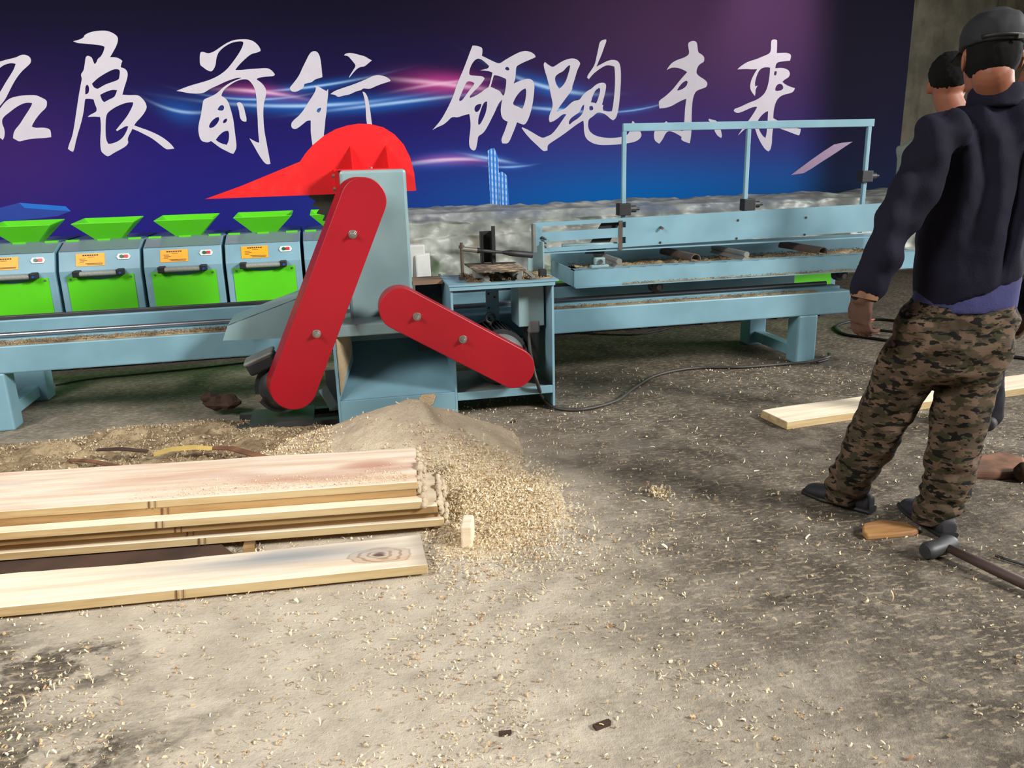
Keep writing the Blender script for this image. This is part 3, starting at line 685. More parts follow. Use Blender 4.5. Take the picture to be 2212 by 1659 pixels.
ga = stadium(P(786, 433, 3.98), .109, P(634, 838, 3.98), .114)
g1 = MB().prism(ga, (-.026, .12, 0)).build('upper_belt_guard', MT['dred'], saw, bevel=.004)
tag(g1, 'long steep red belt guard')
guard_bolt(762, 506, 3.98, g1); guard_bolt(684, 721, 3.98, g1)
gb = stadium(P(866, 668, 3.93), .107, P(1112, 796, 3.93), .107)
g2 = MB().prism(gb, (0, .115, 0)).build('lower_belt_guard', MT['dred'], saw, bevel=.004)
tag(g2, 'shorter sloping red belt guard')
guard_bolt(901, 684, 3.93, g2); guard_bolt(1000, 733, 3.93, g2)
q = P(786, 433, 4.1); MB().cyl(q, q + V((0, .16, 0)), .03).build('pulley_shaft', MT['dark'], saw)
q = P(866, 668, 4.04); MB().cyl(q, q + V((0, .22, 0)), .03).build('pulley_shaft', MT['dark'], saw)

# cabinet
CY = 4.05
MB().box(-.068, -.056, CY, 4.535, 0, .50).build('left_panel', MT['blue'], saw)
sh = MB().box(-.068, .545, CY, 4.535, .488, .548).build('column_shelf', MT['bluecol'], saw, bevel=.006)
MB().box(.545, .557, CY, 4.535, 0, .715).build('divider_panel', MT['blue'], saw)
MB().box(1.084, 1.096, CY, 4.535, 0, .715).build('right_panel', MT['blue'], saw)
MB().box(.535, 1.118, 4.03, 4.40, .713, .723).box(.54, 1.1, 4.035, 4.05, .692, .713).build('top_plate', MT['blue'], saw)
MB().box(.372, .535, 4.26, 4.42, .700, .722).build('side_shelf', MT['board'], saw)
MB().box(.40, .545, 4.41, 4.43, .30, .70).build('rear_panel', MT['dark'], saw)
MB().box(.557, 1.084, CY, CY + .014, .098, .142).build('base_rail', MT['blue'], saw, bevel=.003)
MB().box(-.056, .545, CY, CY + .014, .03, .150).build('base_rail', MT['blue'], saw, bevel=.003)
MB().box(.557, 1.084, CY + .014, 4.53, .125, .135).build('motor_tray', MT['grey'], saw)
MB().add([V((-.056, CY + .014, .15)), V((.545, CY + .014, .15)), V((.545, 4.53, .36)), V((-.056, 4.53, .36))], [(0, 1, 2, 3)]).add([V((-.056, 4.53, .36)), V((.545, 4.53, .36)), V((.545, 4.53, .488)), V((-.056, 4.53, .488))], [(0, 1, 2, 3)]).build('discharge_slope', MT['blue'], saw)
# caked dust on the inside of the left panel and below
fa, fb_ = V((-.056, 4.055, 0)), V((.03, 4.30, 0))
MB().prism([fa + Za * .15, fb_ + Za * .30, fb_ + Za * .488, fa + Za * .488], (-.004, .002, 0)).build('inner_flange', MT['blue'], saw)
fd = fb_ - fa; MB().prism([fa + fd * t + V((.003, -.002, zz)) for t, zz in ((.03, .18), (.30, .23), (.52, .29), (.80, .33), (.92, .39), (.80, .46), (.4, .478), (.03, .48))], (.004, -.0015, 0)).build('caked_dust', MT['dust'], saw)
MB().prism([P(a, b, CY - .003) for a, b in [(905, 860), (912, 852), (938, 850), (942, 856), (936, 872), (920, 880), (908, 874)]], (0, .003, 0)).build('caked_dust', MT['dust'], saw)
a = P(1119, 622, 4.16); b = P(1190, 702, 4.16)
MB().box(a.x, 1.07, 4.16, 4.36, b.z, .70).build('control_box', MT['bluecol'], saw, bevel=.004)
hs = MB().box(.80, .875, 4.44, 4.45, .40, .71)
hs.build('perforated_strip', MT['blue'], saw)
for xx, zz in ((.815, .69), (.815, .655), (.815, .60), (.815, .52), (.815, .46), (.85, .675), (.85, .58)): MB().cyl(V((xx, 4.436, zz)), V((xx, 4.44, zz)), .006, n=8).build('screw_hole', MT['black'], saw)


def motor(c, r, y0, y1, flip=1, jbox=None, eye=None, bell='bell'):
    root = None
    b = MB().cyl(V((c.x, y0 + .05, c.z)), V((c.x, y1, c.z)), r * .88, n=40)
    for k in range(40):
        a = 2 * math.pi * k / 40; d = V((math.cos(a), 0, math.sin(a)))
        b.obox(V((c.x, (y0 + y1) / 2 + .03, c.z)) + d * r * .93, (d, Ya, d.cross(Ya)), (r * .08, (y1 - y0) / 2 - .04, .0025))
    o = b.build('motor', MT['motor'], saw)
    MB().tube([V((c.x, y0 + .055, c.z)), V((c.x, y0 + .045, c.z)), V((c.x, y0 + .03, c.z)), V((c.x, y0 + .005, c.z)), V((c.x, y0, c.z))], [r * .86, r * .86, r * .8, r * .58, r * .3], 40).build('end_bell', MT[bell], o, smooth=True, angle=35)
    MB().tube([V((c.x, y0 + .075, c.z)), V((c.x, y0 + .055, c.z))], [r * 1.0, r * 1.0], 40).build('end_ring', MT['motor'], o, smooth=True, angle=35)
    MB().tube([V((c.x, y1 - .02, c.z)), V((c.x, y1 + .05, c.z)), V((c.x, y1 + .07, c.z))], [r * 1.02, r * 1.0, r * .8], 40).build('fan_cover', MT['motor'], o, smooth=True, angle=35)
    if eye:
        ring = [eye + V((.026 * math.cos(t), 0, .026 * math.sin(t))) for t in np.linspace(0, 2 * math.pi, 17)]
        MB().tube(ring, .008, 8).cyl(eye - Za * .05, eye - Za * .022, .009).build('lifting_eye', MT['dark'], o, smooth=True)
    if jbox:
        cc, ax, h = jbox
        j = MB().obox(cc, ax, h).build('junction_box', MT['motor'], o, bevel=.012)
        MB().obox(cc + ax[2] * h[2], ax, (h[0] * 1.08, h[1] * 1.05, h[2] * .3)).build('box_cover', MT['grey'], j, bevel=.01)
    return o


m1 = motor(V((.82, 0, .295)), .152, 4.10, 4.45, eye=V((.795, 4.30, .488)), jbox=(V((1.012, 4.24, .33)), (Xa, Ya, Za), (.03, .08, .12)))
ax2 = (V((.93, 0, .36)), Ya, V((-.36, 0, .93)))
m2 = motor(V((-.352, 0, .212)), .134, 4.13, 4.44, bell='motor', jbox=(V((-.435, 4.22, .35)), ax2, (.075, .07, .035)))
for yy in (4.14, 4.36): MB().box(-.60, -.07, yy, yy + .05, .0, .03).build('slide_rail', MT['dark'], saw)
MB().box(-.53, -.2, 4.14, 4.41, .03, .04).build('motor_base', MT['dark'], saw)
c = P(559, 858, 4.12); MB().cyl(c, c + V((0, -.02, 0)), .02, n=6).build('base_nut', MT['zinc'], saw)
MB().bar(P(697, 838, 4.13), P(722, 880, 4.13), .012, .05).build('base_strut', MT['blue'], saw)
MB().bar(P(712, 800, 4.2), P(722, 886, 4.2), .012, .05).build('base_strut', MT['blue'], saw)
# side discharge tray at the left of the column
ct = MB()
A_, B_, C_, D_ = P(481, 736, 4.30), P(492, 702, 4.30), P(668, 634, 4.30), P(668, 728, 4.30)
ct.prism([A_, B_, C_, D_], (0, .006, 0))
A2, B2 = B_ + V((0, .30, 0)), C_ + V((0, .30, 0))
ct.prism([B_, C_, C_ + V((0, .3, 0)), B_ + V((0, .3, 0))], (0, 0, -.005))
ct.box(C_.x - .01, -.056, 4.30, 4.6, C_.z - .05, C_.z).build('side_chute', MT['bluecol'], saw)
# stepped bracket by the fence
st = [(1139, 604), (1141, 556), (1149, 556), (1149, 546), (1160, 545), (1160, 532), (1165, 530), (1165, 519), (1173, 523), (1173, 606)]
sbk = MB().prism([P(a, b, 4.34) for a, b in st], (0, .008, 0))
q0, q1 = P(1169, 521, 4.34), P(1173, 606, 4.34)
sbk.box(q0.x - .004, q0.x + .004, 4.29, 4.345, .723, q0.z)
sbk.build('stepped_bracket', MT['bluecol'], saw)
c = P(1172, 598, 4.12); MB().box(c.x - .02, c.x + .02, 4.1, 4.14, .723, .768).build('stop_block', MT['black'], saw, bevel=.004)
c = P(1176, 604, 4.1)

# ------------------------------------------------------------------ slide stand on the cabinet top
sd = empty('slide_stand', V((.78, 4.3, .723)))
tag(sd, 'dusty black steel slide stand with lever on the cabinet top', 'slide stand')
zt_ = .723
for px, py in ((1052, 604), (1122, 598)):
    c = P(px, py, 4.05); c = V((c.x, 4.05, .744))
    MB().cyl(c, c + V((-.01, .31, 0)), .015, n=18).build('guide_rod', MT['grey'], sd, smooth=True, angle=40)
    MB().prism([c + V((-.026, .002, -.021)), c + V((.026, .002, -.021)), c + V((.010, .002, -.009)), c + V((-.010, .002, -.009))], (0, .3, 0)).build('rod_saddle', MT['grey'], sd)
pl = [G(1003, 569, .79), G(1112, 565, .79), G(1136, 582, .79), G(1030, 586, .79)]
MB().prism([pl[0], pl[1], pl[2], pl[3]], (0, 0, -.008)).build('slide_plate', MT['dustysteel'], sd)
cx_ = (pl[2] + pl[3]) / 2
for q in (pl[0].lerp(pl[3], .7) + V((.035, 0, 0)), pl[1].lerp(pl[2], .7) + V((-.025, 0, 0))):
    MB().box(q.x - .03, q.x + .03, q.y + .0, q.y + .06, .735, .782).build('bearing_block', MT['grey'], sd, bevel=.008)
c0_ = P(1041, 566, pl[0].y - .05); c1_ = P(1063, 500, pl[0].y - .05); yq = pl[0].y - .05
MB().box(c0_.x, c0_.x + .012, yq, yq + .05, .79, c1_.z).box(c1_.x - .004, c1_.x + .008, yq, yq + .05, .79, c1_.z).box(c0_.x, c1_.x, yq + .045, yq + .05, .79, c1_.z).build('upright_channel', MT['black'], sd)
a = P(1062, 572, yq - .06); b = P(1070, 488, yq - .06)
MB().box((a.x + b.x) / 2 - .009, (a.x + b.x) / 2 + .009, yq - .07, yq - .055, .79, b.z).build('upright_bar', MT['black'], sd)
pv = P(1000, 608, 4.2); pvt = P(1000, 524, 4.2)
MB().cyl(V((pv.x, 4.2, .723)), V((pv.x, 4.2, pvt.z)), .009, n=12).box(pv.x - .02, pv.x + .02, 4.18, 4.22, .723, .738).cyl(V((pv.x, 4.2, pvt.z - .03)), V((pv.x, 4.2, pvt.z - .015)), .016, n=6).build('pivot_post', MT['rust'], sd)
l0, l1, l2, l3, l4 = P(996, 537, 4.2), P(1031, 541, 4.2), P(1045, 542, 4.2), P(1085, 545, 4.2), P(1150, 551, 4.2)
lv = MB().tube([l1, l2, l3], [.016, .010, .008], 10).tube([l3, l3.lerp(l4, .25), l4], [.008, .016, .017], 12).build('lever', MT['black'], sd, smooth=True)
MB().cyl(l0, l1, .013, n=12).build('lever_hub', MT['zinc'], lv, smooth=True, angle=40)
MB().bar(pl[1] + V((-.02, -.12, .004)), V((pl[2].x + .06, 4.06, .735)), .025, .006).build('link_strap', MT['grey'], sd)
MB().bar(V((.80, 4.3, .78)), V((.83, 4.06, .735)), .018, .008).build('link_strap', MT['grey'], sd)

# ------------------------------------------------------------------ log carriage
cg = empty('log_carriage', V((2.4, 4.8, .49)))
tag(cg, 'pale blue wheeled log carriage with slotted fence plate and overhead bar', 'carriage')
X0, X1 = 1.352, 3.95
bt = V((1.352, 5.06, 0))
MB().box(X0, X1, 4.54, 4.546, .593, .695).box(X0, X1, 4.54, 4.60, .689, .695).box(X0, X1, 4.50, 4.545, .590, .596).build('front_channel', MT['blue'], cg)
MB().box(X0, X0 + .006, 4.54, 5.06, .593, .695).build('end_plate', MT['blue'], cg)
MB().box(X0, X1, 5.054, 5.06, .593, .765).build('rear_channel', MT['blue'], cg)
MB().box(X0 + .05, X1, 4.6, 5.054, .640, .648).build('tray_floor', MT['grey'], cg)
# fence plate with two slots
YF = 4.78


def fz(px, py): q = P(px, py, YF); return q.x, q.z


xl = fz(1152, 520)[0]; xr = fz(1905, 480)[0] + .25
zt1, zb1 = fz(1300, 471)[1], fz(1300, 545)[1]
s1 = [fz(1171, 489), fz(1352, 481), fz(1352, 495), fz(1171, 503)]; s2 = [fz(1176, 526), fz(1352, 519), fz(1352, 534), fz(1176, 541)]
zf0, zf1 = .772, .952
s1 = [(s1[0][0], .928), (s1[1][0], .928), (s1[1][0], .893), (s1[0][0], .893)]
s2 = [(s1[0][0], .835), (s1[1][0], .835), (s1[1][0], .797), (s1[0][0], .797)]
vs, fs = fill([([(xl, zf0), (xr, zf0), (xr, zf1), (xl, zf1)], [s1, s2])], YF)
vs = [v + Za * (.008 + .013 * (v.x - xl)) for v in vs]
fo = MB().add(vs, fs).build('fence_plate', MT['blue'], cg); so = fo.modifiers.new('s', 'SOLIDIFY'); so.thickness = .008; so.offset = 0
MB().box(xl - .012, xl + .004, YF - .05, YF, zf0, zf1 + .003).build('fence_flange', MT['grey'], cg)
MB().box(xl, xr, YF, YF + .035, zf0 - .004, zf0 + .004).build('fence_foot', MT['blue'], cg)
for px, py in ((1594, 476), (1591, 515), (1741, 470), (1738, 507), (1893, 463), (1426, 524)):
    q = P(px, py, YF - .004); MB().cyl(q, q + V((0, -.003, 0)), .008, n=10).build('bolt_hole', MT['black'], fo)
q = P(1427, 491, YF - .004); MB().cyl(q, q + V((0, -.03, -.004)), .009, n=8).build('stud', MT['rust'], cg)
MB().prism([P(1302, 478, YF + .03), P(1341, 478, YF + .03), P(1304, 548, YF + .03), P(1264, 548, YF + .03)], (0, .012, 0)).build('slot_bar', MT['black'], cg)
MB().cyl(P(1214, 531, YF + .03), P(1352, 526, YF + .03), .012, n=12).build('slot_rod', MT['bluecol'], cg, smooth=True)
a = P(1341, 474, YF - .006); MB().box(a.x - .012, a.x + .012, YF - .008, YF - .004, zf0, zf1).build('rust_strip', MT['rust'], cg)
for i in range(3):
    MB().tube([V((1.20, YF + .02, .862 - i * .024)), V((1.222, YF - .01, .872 - i * .024)), V((1.245, YF - .02, .860 - i * .024))], .007, 8).build('hook', MT['dark'], cg, smooth=True)
# overhead bar and posts
YP = 4.82
z0_, z1_ = P(1600, 279, YP).z, P(1600, 262, YP).z
xa, xb = P(1349, 270, YP).x - .012, P(1887, 262, YP).x
MB().box(xa, xb, YP - .012, YP + .012, z0_, z1_).build('overhead_bar', MT['blue'], cg, bevel=.003)
for px, zlo in ((1348, .80), (1616, .80), (1875, .80)):
    q = P(px, 300, YP); MB().box(q.x - .013, q.x + .013, YP - .012, YP + .012, zlo, z0_).build('post', MT['blue'], cg, bevel=.003)
for px, py in ((1345, 452), (1613, 442), (1866, 381)):
    q = P(px, py, YP)
    cb = MB().box(q.x - .035, q.x + .045, YP - .035, YP + .03, q.z - .037, q.z + .037).build('clamp_block', MT['black'], cg, bevel=.004)
    MB().cyl(q + V((.045, 0, 0)), q + V((.085, 0, 0)), .022, n=10).cyl(q + V((.085, 0, 0)), q + V((.11, 0, 0)), .009, n=8).build('clamp_screw', MT['dark'], cb)
# cross rollers: solid rods and half pipes on saddles
for px, kind in ((1338, 'rod'), (1502, 'pipe'), (1614, 'rod'), (1776, 'pipe')):
    q = G(px, {1338: 566, 1502: 556, 1614: 551, 1776: 541}[px], .725)
    if kind == 'rod':
        MB().cyl(V((q.x, 4.56, .728)), V((q.x, 5.02, .728)), .018, n=18).build('cross_rod', MT['grey'], cg, smooth=True, angle=40)
        MB().prism([V((q.x - .03, 4.562, .695)), V((q.x + .03, 4.562, .695)), V((q.x + .01, 4.562, .716)), V((q.x - .01, 4.562, .716))], (0, .45, 0)).build('rod_saddle', MT['grey'], cg)
    else:
        ring = [(.032 * math.cos(t), .032 * math.sin(t)) for t in np.linspace(math.radians(-20), math.radians(200), 14)]
        pr = [V((q.x + a, 4.57, .715 + b)) for a, b in ring] + [V((q.x + a * .85, 4.57, .715 + b * .85)) for a, b in reversed(ring)]
        MB().prism(pr, (-.02, .45, 0)).build('half_pipe', MT['rust'], cg)
q = G(1296, 572, .715)
pb = MB().box(q.x - .055, q.x + .055, 4.55, 4.585, .695, .715).box(q.x - .032, q.x + .032, 4.55, 4.585, .715, .758).build('pillow_block', MT['bluecol'], cg, bevel=.006)
MB().cyl(V((q.x, 4.549, .735)), V((q.x, 4.54, .735)), .014, n=16).build('bearing', MT['steel'], pb)
for px in (1416, 1812, 1990):
    q = P(px, 625 if px < 1500 else 602, 4.66)
    wo = MB().cyl(V((q.x, 4.645, .548)), V((q.x, 4.70, .548)), .037, n=26).build('wheel', MT['dark'], cg, bevel=.004)
    MB().cyl(V((q.x, 4.60, .548)), V((q.x, 4.645, .548)), .016, n=14).build('axle', MT['grey'], wo)
    MB().box(q.x - .06, q.x + .06, 4.63, 4.72, .578, .593).box(q.x - .03, q.x + .03, 4.61, 4.632, .535, .59).build('wheel_bracket', MT['dark'], cg, bevel=.003)

# ------------------------------------------------------------------ sawdust heaps (height fields) and shavings
def heap_h(x_, y_):
    dx, dy = x_ - .30, y_ - 3.66
    wx = .50 if dx > 0 else .84
    wy = .74 if dy < 0 else .36
    d = math.sqrt((dx / wx) ** 2 + (dy / wy) ** 2 + .006)
    h = .262 * (1 - d)
    if h < 0: h = -.02
    sk = .036 * math.exp(-(((x_ - .48) / .24) ** 2 + ((y_ - 2.98) / .36) ** 2)) - .005
    h = max(h, sk) + .25 * min(max(h, 0), max(sk, 0))
    h -= .045 * math.exp(-(((x_ - .40) / .05) ** 2 + ((y_ - 3.60) / .12) ** 2))
    n = noise.fractal(V((x_ * 7, y_ * 7, .3)), 1.0, 2.0, 5) * .010 + noise.noise(V((x_ * 45, y_ * 45, 2.))) * .0025
    return h + (n if h > .001 else n * .3)


def drift_h(x_, y_):
    ex = min(1, max(0, (-.02 - x_) / .5)); eb = min(1, max(0, (4.42 + .07 * math.sin(x_ * 5) - y_) / .35)); ef = min(1, max(0, (y_ - 3.0) / .25))
    k = ex * ex * (3 - 2 * ex) * eb * eb * (3 - 2 * eb) * ef
    n = noise.fractal(V((x_ * 4, y_ * 4, 5.3)), 1.0, 2.0, 5) * .042 + noise.fractal(V((x_ * 22, y_ * 22, 9.)), 1.0, 2.0, 3) * .018
    return k * (.062 + n) - .004


def field(name, hf, x0, x1, y0, y1, st, mat, label, cat):
    nx, ny = int((x1 - x0) / st), int((y1 - y0) / st)
    hs_ = [[hf(x0 + i * st, y0 + j * st) for i in range(nx + 1)] for j in range(ny + 1)]
    idx = {}; vs, fs = [], []

    def vi(i, j):
        if (i, j) not in idx: idx[(i, j)] = len(vs); vs.append((x0 + i * st, y0 + j * st, max(hs_[j][i], -.004)))
        return idx[(i, j)]
    for j in range(ny):
        for i in range(nx):
            if max(hs_[j][i], hs_[j][i + 1], hs_[j + 1][i], hs_[j + 1][i + 1]) > 0: fs.append((vi(i, j), vi(i + 1, j), vi(i + 1, j + 1), vi(i, j + 1)))
    o = MB().add(vs, fs).build(name, mat, smooth=True, loc=V(((x0 + x1) / 2, (y0 + y1) / 2, 0)))
    tag(o, label, cat, kind='stuff'); return o


field('sawdust_heap', heap_h, -.75, 1.0, 2.3, 4.03, .009, MT['heap'], 'pale cone of fine sawdust piled in front of the saw cabinet', 'sawdust')
field('shavings_drift', drift_h, -2.7, .02, 2.95, 4.5, .011, MT['drift'], 'brown matted drift of shavings behind the plank stack', 'shavings')


def curls(name, spots, label, rmin=.003, rmax=.0085, cat='shavings', mat=None, lift=.0):
    """many small curled ribbons in one mesh; spots: (x, y, z, scale)"""
    V_, F_ = [], []; base = 0; K = 6
    for (sx, sy, sz, sc) in spots:
        r = random.uniform(rmin, rmax) * sc; arc = random.uniform(1.2, 5.2); w = random.uniform(.0012, .003) * sc; pit = random.uniform(-.006, .006) * sc
        if random.random() < .25: r *= 2.2; arc *= .35
        ax = V((random.gauss(0, 1), random.gauss(0, 1), random.gauss(0, .9))).normalized(); u, v = frame(ax); a0 = random.uniform(0, 6.28)
        pts = []; zmin = 9
        for k in range(K):
            a = a0 + arc * k / (K - 1); c = (u * math.cos(a) + v * math.sin(a)) * r + ax * (pit * k / K)
            for s__ in (-1, 1):
                p = c + ax * (w * s__); pts.append(p); zmin = min(zmin, p.z)
        cx = sum((p.x for p in pts)) / len(pts); cy = sum((p.y for p in pts)) / len(pts)
        for p in pts: V_.append((p.x - cx + sx, p.y - cy + sy, p.z - zmin + sz + lift))
        for k in range(K - 1): F_.append((base + 2 * k, base + 2 * k + 1, base + 2 * k + 3, base + 2 * k + 2))
        base += 2 * K
    o = MB(); o.v = [V(p) for p in V_]; o.f = F_; o.m = [0] * len(F_)
    ob = o.build(name, mat or MT['curl'], smooth=True); tag(ob, label, cat, kind='stuff'); return ob


def gz(x_, y_):
    return max(0.0, heap_h(x_, y_) if -.75 < x_ < 1.0 and 2.3 < y_ < 4.03 else 0, drift_h(x_, y_) if -2.7 < x_ < .02 and 2.95 < y_ < 4.5 else 0)


sp_ = []
while len(sp_) < 14000:   # loose curls on the open floor
    yy = 1.15 + 3.6 * random.random() ** 1.5; xx = random.uniform(-1.6, 3.4)
    dens = .16 + .55 * max(0, min(1, (1.25 - xx) / 1.1)) * (1 if yy < 3.4 else .5)
    dens *= .35 + 1.3 * max(0, noise.noise(V((xx * 2.3, yy * 2.3, 4.4))) + .35)
    if noise.noise(V((xx * 7, yy * 7, 1.2))) > .22: dens *= 2.2
    if -2 < xx < -.05 and yy > 3.0 or heap_h(xx, yy) > .03 and yy > 2.9: continue
    if random.random() < dens: sp_.append((xx, yy, gz(xx, yy), random.uniform(.4, 1.0) * (1.35 if random.random() < .12 else 1)))
curls('wood_curls', sp_, 'small pale wood curls scattered over the open floor')
sp_ = []
while len(sp_) < 9000:   # thick fan right of the planks
    xx, yy = random.gauss(.52, .18), random.gauss(2.88, .28)
    if 2.3 < yy < 3.45 and .22 < xx and random.random() < min(1, max(0, (.98 - xx) / .3)): sp_.append((xx, yy, gz(xx, yy) + random.uniform(-.002, .004), random.uniform(.5, 1.05)))
curls('curl_fan', sp_, 'thick bed of golden curls spread right of the plank ends')
sp_ = []
while len(sp_) < 9000:
    xx, yy = random.uniform(-2.3, -.05), random.uniform(3.1, 4.5)
    z_ = drift_h(xx, yy)
    if z_ > .005 and noise.noise(V((xx * 5, yy * 5, 7.))) > -.25: sp_.append((xx, yy, z_ + random.uniform(-.004, .004), random.uniform(.5, 1.1)))
m = Mat('dull_curls'); g_ = m.nt.nodes.new('ShaderNodeNewGeometry'); r_ = X(m.nt, g_.outputs['Random Per Island'])
MT['dullcurl'] = m.out(m.ramp(r_, [(0, lin((124, 100, 74))), (.3, lin((182, 160, 126))), (1, lin((226, 210, 178)))]), rough=.85, spec=.15)
curls('drift_curls', sp_, 'dull tangled curls covering the drift behind the planks', mat=MT['dullcurl'])
sp_ = []
while len(sp_) < 2600:
    xx, yy = random.uniform(-.7, .95), random.uniform(2.9, 4.0); z_ = heap_h(xx, yy)
    lf = 1 if xx < -.1 else .05
    if z_ > .01 and random.random() < lf: sp_.append((xx, yy, z_ - .001, random.uniform(.6, 1.2)))
curls('heap_curls', sp_, 'pinkish curls lying on the flank of the sawdust heap')

# sawdust on the bed and carriage
def strip(name, x0, x1, y0, y1, z, hmax, label, n=1500, mat=None):
    st_ = .012; mb = MB(); nx = int((x1 - x0) / st_); ny = max(2, int((y1 - y0) / st_)); vs = []
    for j in range(ny + 1):
        for i in range(nx + 1):
            a, b = x0 + (x1 - x0) * i / nx, y0 + (y1 - y0) * j / ny; e = math.sin(math.pi * j / ny) ** .5
            vs.append((a, b, z + max(.0005, hmax * e * (.55 + .9 * noise.fractal(V((a * 9, b * 20, z * 7)), 1., 2., 4)))))
    mb.add(vs, [(j * (nx + 1) + i, j * (nx + 1) + i + 1, (j + 1) * (nx + 1) + i + 1, (j + 1) * (nx + 1) + i) for j in range(ny) for i in range(nx)])
    # curls on top
    K = 5
    for _ in range(n):
        a, b = random.uniform(x0, x1), random.uniform(y0, y1); r = random.uniform(.003, .008); ax = V((random.gauss(0, 1), random.gauss(0, 1), random.gauss(0, 1))).normalized(); u, v = frame(ax)
        a0 = random.uniform(0, 6); arc = random.uniform(1.5, 4); c = V((a, b, z + hmax * .7 + random.uniform(0, .004))); pts = []
        for k in range(K):
            t = a0 + arc * k / (K - 1); q_ = c + (u * math.cos(t) + v * math.sin(t)) * r
            if q_.z < z: q_.z = z + .0005
            pts += [q_ - ax * .0016, q_ + ax * .0016]
        mb.add(pts, [(2 * k, 2 * k + 1, 2 * k + 3, 2 * k + 2) for k in range(K - 1)])
    o = mb.build(name, mat or MT['drift'], smooth=True); tag(o, label, 'sawdust', kind='stuff'); return o


strip('sawdust_strip', -2.3, -.42, 4.545, 4.632, .463, .016, 'shavings lying along the top of the left front beam', 1800)
strip('sawdust_strip', 1.2, 3.0, 4.55, 4.632, .463, .006, 'thin dust along the top of the right front beam', 500)
strip('sawdust_strip', 1.45, 3.6, 4.61, 5.04, .648, .03, 'brown sawdust filling the tray of the log carriage', 2600)
strip('sawdust_strip', .64, 1.10, 4.07, 4.38, .723, .010, 'sawdust scattered on the cabinet top under the slide stand', 700)
strip('sawdust_strip', .38, .98, 4.6, 4.775, .723 if False else .7235, .008, 'brown dust along the back of the cabinet top', 150) if False else None
strip('sawdust_strip', X0 + .3, 3.4, 4.502, 4.538, .596, .006, 'dust along the lower lip of the carriage channel', 300)

# ------------------------------------------------------------------ planks
def wood(name, base, dark_, stain=.25, knot=None, grey=(150, 150, 150), swirl=False, endstain=False):
    m = Mat(name); g1_ = m.noise(5, 5, stretch=(.35, 5, 5), rough=.6); g2_ = m.noise(3, 3, stretch=(.5, 2.2, 2)); g3_ = m.noise(60, 2, stretch=(.05, 1, 1)); x, y, z = m.xyz()
    col = m.mix(g1_.sstep(.35, .7), lin(base), lin(dark_)); col = m.mix(g2_.sstep(.62, .75) * stain, col, lin(grey)); col = m.mix(g3_.sstep(.5, .8) * .15, col, lin((150, 110, 76)))
    if knot:
        kx, ky, kr = knot; a = (x - kx) * .52 + (g2_ - .5) * .14; b = (y - ky) + (g1_ - .5) * .07
        d = (a * a + b * b).sqrt()
        if swirl:
            col = m.mix(d.sstep(kr * 2.6, kr * .4) * .75, col, lin((196, 140, 118)))
            w2 = ((x * 5.0 + (g2_ - .5) * 4).sin() * .05 + .16 - y) * 28; col = m.mix(((w2 * w2) * -1.).exp() * x.sstep(-1.5, -.4) * .55, col, lin((196, 140, 120)))
        else:
            rings = (d * (2 * math.pi / (kr * .30))).sin().sstep(.1, .95)
            inside = d.sstep(kr * 1.02, kr * .92); col = m.mix(inside * (rings * .42 + .30), col, lin((150, 104, 66)))
            col = m.mix(d.sstep(kr * .30, kr * .12), col, lin((96, 62, 42)))
            sx_ = (x - (kx - .33)) * 2.6; sy_ = (y - .155) * 15; col = m.mix((((sx_ * sx_ + sy_ * sy_) * -1.).exp() * g2_.sstep(.30, .5)) * .85, col, lin((140, 146, 152)))
            col = m.mix(x.sstep(kx + .06, kx + .16) * .6, col, lin((150, 138, 128)))
    if endstain: col = m.mix(x.sstep(-.34, -.06) * g2_.sstep(.42, .60) * .85, col, lin((66, 52, 40)))
    return m.out(col, rough=.7, spec=.25, bump=g3_, bstr=.08, bdist=.004)


WD = [wood('sawn_pine', (248, 234, 208), (232, 206, 172)), wood('sawn_pine_figured', (246, 230, 206), (226, 192, 162), .45, (-.17, .20, .030), (186, 172, 172), True), wood('sawn_pine_knot', (250, 236, 212), (236, 212, 180), .1, (-.15, .10, .058))]
MT['edge'] = wood('sawn_edge', (208, 184, 138), (180, 148, 100), .3, None, (120, 100, 70), False, True)
MT['edge2'] = wood('dark_sawn_edge', (186, 152, 102), (146, 110, 68), .5, None, (96, 76, 54), False, True)
MT['bark'] = paint('bark', (70, 50, 38), rough=.9, var=.35, bump=.4)
MT['pencil'] = plain('pencil_mark', (104, 66, 44), rough=.8)


